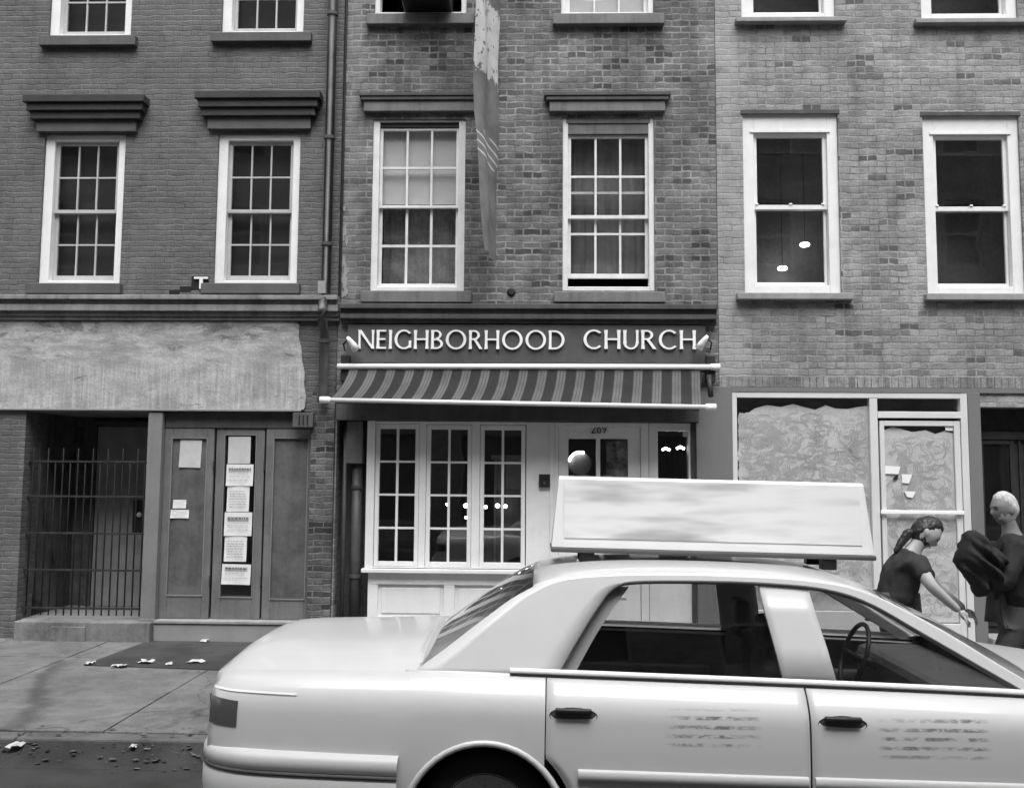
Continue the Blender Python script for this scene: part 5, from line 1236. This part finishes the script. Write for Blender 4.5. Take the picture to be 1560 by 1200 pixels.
# advertising box on the roof
def topper_mat():
    mt, nt, out = newmat('rooftop_advert_print')
    co = N(nt, 'ShaderNodeTexCoord').outputs['Object']
    a = noise(nt, co, 1.0, 3, 0.5, 0, (1.1, 1, 5.5)); c = noise(nt, co, 1.0, 2, 0.5, 0, (2.2, 1, 14))
    v = math_(nt, 'MULTIPLY', ramp(nt, a, 0.52, 0.70, 0.84, 0.46), ramp(nt, c, 0.45, 0.75, 1.0, 0.78))
    finish(nt, out, v, 0.3, coat=0.3); return mt
tx0, tx1 = 1.74, 3.40; tz0_, tz1_ = 1.555, 1.94
b = MB()
sec = [(-.185, tz0_), (-.175, tz0_+.05), (-.115, tz1_-.015), (-.09, tz1_), (.09, tz1_), (.115, tz1_-.015), (.175, tz0_+.05), (.185, tz0_)]
rows = []
for x, k in ((tx0-.045, .0), (tx0-.03, .03), (tx0+.02, .0), (tx1-.02, .0), (tx1+.03, .03), (tx1+.045, .0)):
    rows.append([(x + (0.035 if x < 2 else -0.035)*((z-tz0_)/(tz1_-tz0_)), y*(0.94 if abs(x-(tx0+tx1)/2) > .85 else 1), z) for y, z in sec])
vs = b.grid(rows, close=True); b.bm.faces.new(vs[0]); b.bm.faces.new(vs[-1][::-1])
tp = tb(b, 'roof_sign', MAT['whitemetal'], smooth=False)
for s in (-1, 1):
    b = MB()
    b.grid([[(tx0+.02+(tx1-tx0-.04)*j/8, s*(.175-(.06)*t+.004), tz0_+.05+(tz1_-tz0_-.065)*t) for j in range(9)] for t in (0.0, .33, .66, 1.0)]); tb(b, 'advert_face', topper_mat() if s < 0 else bpy.data.materials['rooftop_advert_print'], tp)
b = MB(); b.box(tx0-.05, tx1+.05, -.20, .20, tz0_-.028, tz0_-.002, .008)
tb(b, 'sign_tray', MAT['taxitrim'], tp, smooth=False)
for xc in (tx0+.15, tx1-.2):
    for s in (-1, 1):
        b = MB(); b.box(xc-.04, xc+.04, s*.12, s*.19, 1.47, tz0_-.026, .006); tb(b, 'sign_foot', MAT['black'], tp, smooth=False)

# ================================================================== PEOPLE
def eval_mesh(o):
    dg = bpy.context.evaluated_depsgraph_get(); dg.update()
    me = bpy.data.meshes.new_from_object(o.evaluated_get(dg)); old = o.data
    bpy.data.objects.remove(o); bpy.data.meshes.remove(old); return me
def skin(joints, edges, rootj, sub=2):
    names = list(joints); me = bpy.data.meshes.new('skin')
    me.from_pydata([joints[n][0] for n in names], [(names.index(a), names.index(c)) for a, c in edges], [])
    o = bpy.data.objects.new('skin', me); COL.objects.link(o); o.modifiers.new('s', 'SKIN')
    for n, v in zip(names, me.skin_vertices[0].data):
        r = joints[n][1]; v.radius = r if isinstance(r, tuple) else (r, r); v.use_root = n == rootj
    md = o.modifiers.new('u', 'SUBSURF'); md.levels = md.render_levels = sub
    return eval_mesh(o)
def merge(meshes, voxel=None, smooth=4):
    bm = bmesh.new()
    for q in meshes: bm.from_mesh(q); bpy.data.meshes.remove(q)
    me = bpy.data.meshes.new('m'); bm.to_mesh(me); bm.free()
    if voxel:
        o = bpy.data.objects.new('m', me); COL.objects.link(o); md = o.modifiers.new('r', 'REMESH'); md.mode = 'VOXEL'; md.voxel_size = voxel
        if smooth: s = o.modifiers.new('sm', 'SMOOTH'); s.iterations = smooth; s.factor = 0.5
        me = eval_mesh(o)
    for p in me.polygons: p.use_smooth = True
    return me
def G_(x, c, w): return math.exp(-((x-c)/w)**2)
def head_mesh(c, fwd, up, k=1.0, hair=None, beard=0):
    fwd = Vector(fwd).normalized(); up = Vector(up); up = (up-fwd*up.dot(fwd)).normalized(); sd = up.cross(fwd)
    b = MB(); rows = []; n, m_ = 44, 34
    for i in range(m_+1):
        th = PI*i/m_; row = []
        for j in range(n):
            ph = 2*PI*j/n; f, s, u = math.sin(th)*math.cos(ph), math.sin(th)*math.sin(ph), math.cos(th)
            X, Y, Z = f*0.098, s*0.076, u*0.122
            if hair is None:
                low = max(0, -u); Y *= 1-0.28*low**1.4; X *= 1-0.10*low if f > 0 else 1-0.35*low
                if f > 0:
                    X += 0.026*G_(s, 0, .17)*G_(u, -.18, .16)*f + 0.010*G_(s, 0, .3)*G_(u, -.78, .18) + 0.007*G_(s, 0, .28)*G_(u, -.47, .09)
                    X -= 0.009*(G_(s, .38, .16)+G_(s, -.38, .16))*G_(u, .04, .12); X += 0.006*G_(u, .22, .1)*f
                    X -= 0.004*G_(u, -.53, .035)*G_(s, 0, .3)
            else:
                h = hair(f, s, u); X *= 1+h; Y *= 1+h; Z *= 1+h
            row.append(Vector(c)+(fwd*X+sd*Y+up*Z)*k)
        rows.append(row)
    b.grid(rows, close=True)
    if hair is None:
        for s in (-1, 1): b.blob(Vector(c)+(sd*(.074*s)+fwd*(-.012)+up*(-.012))*k, (.018*k, .012*k, .032*k), 10, 8)
    bmesh.ops.remove_doubles(b.bm, verts=b.bm.verts, dist=1e-5); bmesh.ops.recalc_face_normals(b.bm, faces=b.bm.faces)
    me = bpy.data.meshes.new('head'); b.bm.to_mesh(me); b.bm.free(); return me
def ruffle(me, amp, sc_, seed=0.0, zs=0.6):
    from mathutils import noise as nz
    for v, n in [(v, v.normal.copy()) for v in me.vertices]:
        p = Vector((v.co.x*sc_+seed, v.co.y*sc_, v.co.z*sc_*zs)); v.co += n*amp*(nz.noise(p)+0.5*nz.noise(p*2.3))
    return me
def hand_meshes(w, d, pn, k=1.0, curl=0.5):
    """palm, four unequal bent fingers and a thumb; w wrist, d direction, pn palm normal"""
    d = Vector(d).normalized(); pn = Vector(pn); pn = (pn-d*pn.dot(d)).normalized(); sd = d.cross(pn); w = Vector(w); out = []
    out.append(skin({'a': (w, (.020*k, .026*k)), 'b': (w+d*.045*k, (.018*k, .036*k)), 'c': (w+d*.085*k, (.014*k, .038*k))}, [('a', 'b'), ('b', 'c')], 'a', 1))
    for i, (o, l) in enumerate(((-.030, .068), (-.010, .078), (.010, .072), (.029, .056))):
        p = w+d*.075*k+sd*o*k; js = {'p': (p, .0095*k)}; a = 0.15; prev = p; ed = []; last = 'p'
        for q in range(3):
            a += curl*(0.5+0.25*q); dd = d*math.cos(a)+pn*math.sin(a); prev = prev+dd*l*k*(.45, .32, .25)[q]; js[str(q)] = (prev, (.0090, .0082, .0070)[q]*k); ed.append((last, str(q))); last = str(q)
        out.append(skin(js, ed, 'p', 1))
    p = w+d*.03*k-sd*.028*k; q = p+(d*.5-sd*.6+pn*.35).normalized()*.04*k; r = q+(d*.8-sd*.1+pn*.5).normalized()*.032*k
    out.append(skin({'p': (p, .013*k), 'q': (q, .0105*k), 'r': (r, .0085*k)}, [('p', 'q'), ('q', 'r')], 'p', 1)); return out
MAT['skin'] = M('skin', 0.40, 0.55, 0.06, 9, 60, 0.03)
MAT['skin_man'] = M('weathered_skin', 0.19, 0.55, 0.1, 9, 60, 0.03)
MAT['hair_dark'] = M('dark_hair', 0.022, 0.45, 0.3, 14, 90, 0.3)
MAT['hair_grey'] = M('grey_hair', 0.46, 0.7, 0.10, 26, 90, 0.3)
MAT['shirt'] = M('dark_t_shirt', 0.026, 0.85, 0.2, 7, 50, 0.3)
MAT['jeans'] = M('dark_denim', 0.06, 0.85, 0.2, 7, 60, 0.2)
MAT['jacket'] = M('dark_jacket', 0.015, 0.85, 0.25, 6, 50, 0.35)
MAT['coatcloth'] = M('black_coat_cloth', 0.012, 0.8, 0.4, 9, 50, 0.4)
def eyes(c, fwd, up, k, parent):
    fwd = Vector(fwd).normalized(); up = Vector(up); up = (up-fwd*up.dot(fwd)).normalized(); sd = up.cross(fwd)
    for s_ in (-1, 1):
        p = Vector(c)+(fwd*.083+sd*(.030*s_)+up*.006)*k; b = MB(); b.blob(p, (.011, .011, .007), 10, 8); b.build('eye', MAT['black'], parent, True)
        b = MB(); q = [Vector(c)+(fwd*(.094-.012*abs(t))+sd*(s_*(.030+.018*t))+up*(.026-.004*t*t))*k for t in (-1, -.3, .4, 1)]; b.tube(q, [.002, .0045, .004, .002], 6); b.build('eyebrow', MAT['hair_dark'], parent, True)
    b = MB(); q = [Vector(c)+(fwd*(.092-.010*t*t)+sd*(.020*t)+up*(-.064))*k for t in (-1, -.4, .4, 1)]; b.tube(q, [.002, .004, .004, .002], 6); b.build('mouth', MAT['hair_dark'], parent, True)
MAT['shoe'] = M('dark_shoe_leather', 0.02, 0.4, 0.2, 9, 50, 0.1)
V3 = Vector
def leg_set(hipc, fwd, sep, foot_l, foot_r, knee_f=0.05):
    j = {}; e = []
    for nm, s, ft in (('l', 1, foot_l), ('r', -1, foot_r)):
        sd = V3((0, 0, 1)).cross(fwd)*s
        h = hipc+sd*sep; f = V3(ft); an = f+V3((0, 0, .075)); kn = (h+an)/2+fwd*knee_f+V3((0, 0, .02))
        j['h'+nm] = (h, .085); j['k'+nm] = (kn, .058); j['a'+nm] = (an, .042); e += [('h'+nm, 'k'+nm), ('k'+nm, 'a'+nm)]
    return j, e
def shoe(an, fwd, parent):
    b = MB(); sd = V3((0, 0, 1)).cross(fwd); rows = []
    for t, w, h in ((-.075, .02, .05), (-.06, .034, .085), (-.01, .038, .095), (.06, .042, .065), (.12, .044, .048), (.165, .030, .036), (.18, .008, .02)):
        c = V3((an.x, an.y, WALK+0.006))+fwd*t; rows.append([c+sd*(w*math.cos(a))+V3((0, 0, max(0, h*math.sin(a)))) for a in [PI*q/10 for q in range(11)]]+[c-sd*w*.9, c+sd*w*.9])
    vs = b.grid(rows, close=True); b.bm.faces.new(vs[0]); b.bm.faces.new(vs[-1]); b.build('shoe', MAT['shoe'], parent, True)

# --- the woman bending forward beside the soaped door
YW = -3.40
fw = V3((1, 0, 0))
hip = P3(1360, 928, YW); ch_ = P3(1374, 874, YW); nb = P3(1389, 840, YW); hd = P3(1411, 811, YW)
wo = thing('person', 'woman in a dark t-shirt with tied dark hair looking down beside the soaped door', 'person', (hip.x, YW, WALK), 'people on the pavement')
lj, le = leg_set(hip, fw, .085, (hip.x-.02, YW+.10, WALK), (hip.x+.14, YW-.10, WALK))
sR, eR, wR = P3(1399, 860, YW-.17), P3(1419, 893, YW-.27), P3(1462, 931, YW-.22)
sL, eL, wL = P3(1396, 858, YW+.16), P3(1428, 896, YW+.22), P3(1470, 928, YW+.14)
bj = {'hip': (hip, (.15, .11)), 'waist': ((hip+ch_)/2, (.13, .10)), 'ch': (ch_, (.15, .11)), 'nb': (nb, (.06, .06)), 'nk': (nb.lerp(hd, .42), .054), 'hd': (nb.lerp(hd, .75), .055),
      'sR': (sR, .058), 'eR': (eR, .044), 'wR': (wR, .028), 'sL': (sL, .058), 'eL': (eL, .044), 'wL': (wL, .028), **lj}
be = [('hip', 'waist'), ('waist', 'ch'), ('ch', 'nb'), ('nb', 'nk'), ('nk', 'hd'), ('ch', 'sR'), ('sR', 'eR'), ('eR', 'wR'), ('ch', 'sL'), ('sL', 'eL'), ('eL', 'wL'), ('hip', 'hl'), ('hip', 'hr')]+le
hf, hu = V3((.72, -.12, -.70)), V3((.70, 0, .72))
parts = [skin(bj, be, 'hip'), head_mesh(hd, hf, hu, 1.0)]+hand_meshes(wR, wR-eR, (0, .3, -1), .95)+hand_meshes(wL, wL-eL, (0, -.3, -1), .95)
link('body', merge(parts, .0065, 3), MAT['skin'], wo)
sj = {'a': (hip+V3((0, 0, .00)), (.190, .150)), 'w': ((hip+ch_)/2, (.168, .140)), 'c': (ch_, (.182, .146)), 'm': (ch_.lerp(nb, .55)-V3((.012, 0, 0)), (.135, .12)), 't': (nb-V3((.010, 0, .008)), (.086, .086)), 'r': (sR, .078), 'r2': (sR.lerp(eR, .72), .070), 'l': (sL, .078), 'l2': (sL.lerp(eL, .72), .070)}
link('shirt', ruffle(merge([skin(sj, [('a', 'w'), ('w', 'c'), ('c', 'm'), ('m', 't'), ('m', 'r'), ('r', 'r2'), ('m', 'l'), ('l', 'l2')], 'a')], .010, 3), .010, 13), MAT['shirt'], wo)
tj = {'hip': (hip-V3((0, 0, .02)), (.165, .125)), 'hl': (lj['hl'][0], .100), 'kl': (lj['kl'][0], .074), 'al': (lj['al'][0], .064), 'hr': (lj['hr'][0], .100), 'kr': (lj['kr'][0], .074), 'ar': (lj['ar'][0], .064)}
link('trousers', merge([skin(tj, [('hip', 'hl'), ('hl', 'kl'), ('kl', 'al'), ('hip', 'hr'), ('hr', 'kr'), ('kr', 'ar')], 'hip')], .011, 3), MAT['jeans'], wo)
for s in 'lr': shoe(lj['a'+s][0], fw, wo)
def hair_w(f, s, u):
    front = 0.62-0.9*max(0, -f) if f > -0.2 else -0.9
    t = u-(0.46 if f > 0.3 else 0.30 if f > 0.12 else 0.30-1.5*(0.12-f) if f > -.5 else -0.75)
    q = min(max(t/0.32, 0), 1); q = q*q*(3-2*q); q *= 1 if u > -0.3 or f < -0.5 else 0; return -0.06+(0.145+0.012*math.sin(s*26+u*9))*q
eyes(hd, hf, hu, 1.0, wo)
hm = head_mesh(hd, hf, hu, 1.0, hair_w)
hs, hup = hf.normalized(), (hu-hf*hu.dot(hf)/hf.length_squared).normalized()
pony = skin({'a': (P3(1389, 806, YW), .042), 'b': (P3(1380, 816, YW), .036), 'c': (P3(1372, 828, YW-.01), .030), 'd': (P3(1362, 842, YW-.02), .016)}, [('a', 'b'), ('b', 'c'), ('c', 'd')], 'a')
link('hair', ruffle(merge([hm, pony], .006, 1), .0045, 60, 0, .25), MAT['hair_dark'], wo)
# --- the grey-haired man at the edge
YM = -3.30; fm = V3((-1, 0, 0))
hip = P3(1546, 930, YM); ch_ = P3(1546, 858, YM); nb = P3(1542, 815, YM); hd = P3(1530, 775, YM)
ma = thing('person', 'grey haired man in a dark jacket carrying a black coat at the dark doorway', 'person', (hip.x, YM, WALK), 'people on the pavement')
lj, le = leg_set(hip, fm, .09, (hip.x-.22, YM-.09, WALK), (hip.x+.16, YM+.09, WALK))
sL, eL, wL = P3(1546, 836, YM-.20), P3(1534, 893, YM-.27), P3(1497, 872, YM-.22)
sR, eR, wR = P3(1544, 836, YM+.20), P3(1530, 893, YM+.26), P3(1495, 868, YM+.14)
bj = {'hip': (hip, (.15, .12)), 'waist': ((hip+ch_)/2, (.15, .12)), 'ch': (ch_, (.18, .125)), 'nb': (nb, (.07, .07)), 'nk': (nb.lerp(hd, .4), .055), 'hd': (nb.lerp(hd, .75), .055),
      'sR': (sR, .062), 'eR': (eR, .047), 'wR': (wR, .031), 'sL': (sL, .062), 'eL': (eL, .047), 'wL': (wL, .031), **lj}
hf, hu = V3((-1, -.15, -.10)), V3((-.1, 0, 1))
parts = [skin(bj, be[:13]+le, 'hip'), head_mesh(hd, hf, hu, 1.0)]+hand_meshes(wR, wR-eR, (0, -.5, .8), 1.05, .8)+hand_meshes(wL, wL-eL, (0, .5, .8), 1.05, .8)
link('body', merge(parts, .0065, 3), MAT['skin_man'], ma)
sj = {'a': (hip-V3((0, 0, .06)), (.19, .155)), 'w': ((hip+ch_)/2, (.185, .15)), 'c': (ch_, (.21, .155)), 't': (nb+V3((0.01, 0, .02)), (.092, .092)), 'r': (sR, .088), 're': (eR, .070), 'rw': (eR.lerp(wR, .85), .052), 'l': (sL, .088), 'le': (eL, .070), 'lw': (eL.lerp(wL, .85), .052)}
link('jacket', ruffle(merge([skin(sj, [('a', 'w'), ('w', 'c'), ('c', 't'), ('c', 'r'), ('r', 're'), ('re', 'rw'), ('c', 'l'), ('l', 'le'), ('le', 'lw')], 'a')], .011, 3), .012, 12), MAT['jacket'], ma)
tj = {'hip': (hip-V3((0, 0, .03)), (.16, .13)), 'hl': (lj['hl'][0], .105), 'kl': (lj['kl'][0], .080), 'al': (lj['al'][0], .070), 'hr': (lj['hr'][0], .105), 'kr': (lj['kr'][0], .080), 'ar': (lj['ar'][0], .070)}
link('trousers', merge([skin(tj, [('hip', 'hl'), ('hl', 'kl'), ('kl', 'al'), ('hip', 'hr'), ('hr', 'kr'), ('kr', 'ar')], 'hip')], .012, 3), MAT['jeans'], ma)
for s in 'lr': shoe(lj['a'+s][0], fm, ma)
eyes(hd, hf, hu, 1.0, ma)
def hair_m(f, s, u):
    t = u-(0.50 if f > 0.3 else 0.32 if f > 0.1 else 0.32-1.3*(0.1-f) if f > -.5 else -0.6)
    q = min(max(t/0.4, 0), 1); q = q*q*(3-2*q); return -0.05+(0.125+0.012*math.sin(s*30+u*12))*q
link('hair', ruffle(merge([head_mesh(hd, hf, hu, 1.0, hair_m)], .005, 1), .003, 60, 0, .4), MAT['hair_grey'], ma)
# the coat over his arms
cp = P3(1493, 856, YM-.12)
out_ = crom([(1470, 812), (1486, 807), (1497, 820), (1512, 833), (1527, 848), (1529, 880), (1516, 897), (1500, 906), (1487, 909), (1481, 893), (1469, 877), (1457, 864), (1456, 846), (1463, 830), (1470, 812)], 72)[:-1]
pts = [P3(x, y, YM-.12) for x, y in out_]
b = MB(); sheets = []
for sg_, dp_ in ((-1, .20), (1, .16)):
    rows = []
    for i in range(15):
        r_ = i/14; row = []
        for p in pts:
            q = cp.lerp(p, r_); u_ = (q.x-cp.x)*1.0+(q.z-cp.z)*0.55; v_ = (q.z-cp.z)-(q.x-cp.x)*.6
            fold = 0.030*math.sin(u_*44+2.2*math.sin(v_*11))+0.018*math.sin(u_*83+v_*24)
            row.append((q.x+0.25*fold*r_*(1-r_), q.y+sg_*(dp_*math.sqrt(max(1-r_**2.4, 0)))+fold*(1-r_**6), q.z))
        rows.append(row)
    b.grid(rows, close=True)
bmesh.ops.remove_doubles(b.bm, verts=b.bm.verts, dist=0.0005); bmesh.ops.recalc_face_normals(b.bm, faces=b.bm.faces); me = bpy.data.meshes.new('coat'); b.bm.to_mesh(me); b.bm.free()
for p in me.polygons: p.use_smooth = True
co_ = thing('coat', 'bundled black coat carried over the arms of the grey haired man', 'coat', cp); link('cloth', ruffle(me, .014, 16), MAT['coatcloth'], co_)

# ------------------------------------------------------------------ light: a bright overcast sky
SUN_EL, SUN_AZ = math.radians(63), math.radians(172)
wd = bpy.data.worlds.new('World'); sc.world = wd; wd.use_nodes = True
nt = wd.node_tree; nt.nodes.clear()
sky = nt.nodes.new('ShaderNodeTexSky'); sky.sky_type = 'NISHITA'; sky.sun_disc = False
sky.sun_elevation = SUN_EL; sky.sun_rotation = SUN_AZ; sky.air_density = 1.0; sky.dust_density = 4.0
bw = nt.nodes.new('ShaderNodeRGBToBW'); bg = nt.nodes.new('ShaderNodeBackground'); ow = nt.nodes.new('ShaderNodeOutputWorld')
bg.inputs[1].default_value = 0.15
nt.links.new(sky.outputs[0], bw.inputs[0]); nt.links.new(bw.outputs[0], bg.inputs[0]); nt.links.new(bg.outputs[0], ow.inputs[0])
sun = bpy.data.objects.new('sun', bpy.data.lights.new('sun', 'SUN')); COL.objects.link(sun)
sun.data.energy = 1.5; sun.data.angle = math.radians(45)
d = Vector((math.sin(SUN_AZ)*math.cos(SUN_EL), math.cos(SUN_AZ)*math.cos(SUN_EL), math.sin(SUN_EL)))
sun.rotation_euler = d.to_track_quat('Z', 'Y').to_euler()
sc.view_settings.view_transform = 'Standard'; sc.view_settings.look = 'None'; sc.view_settings.exposure = 1.06; sc.view_settings.gamma = 1.0
sc.render.engine = 'CYCLES'
sc.cycles.use_denoising = True
try: sc.cycles.denoiser = 'OPENIMAGEDENOISE'
except Exception: pass
sc.cycles.max_bounces = 8; sc.cycles.transparent_max_bounces = 16; sc.cycles.sample_clamp_indirect = 4
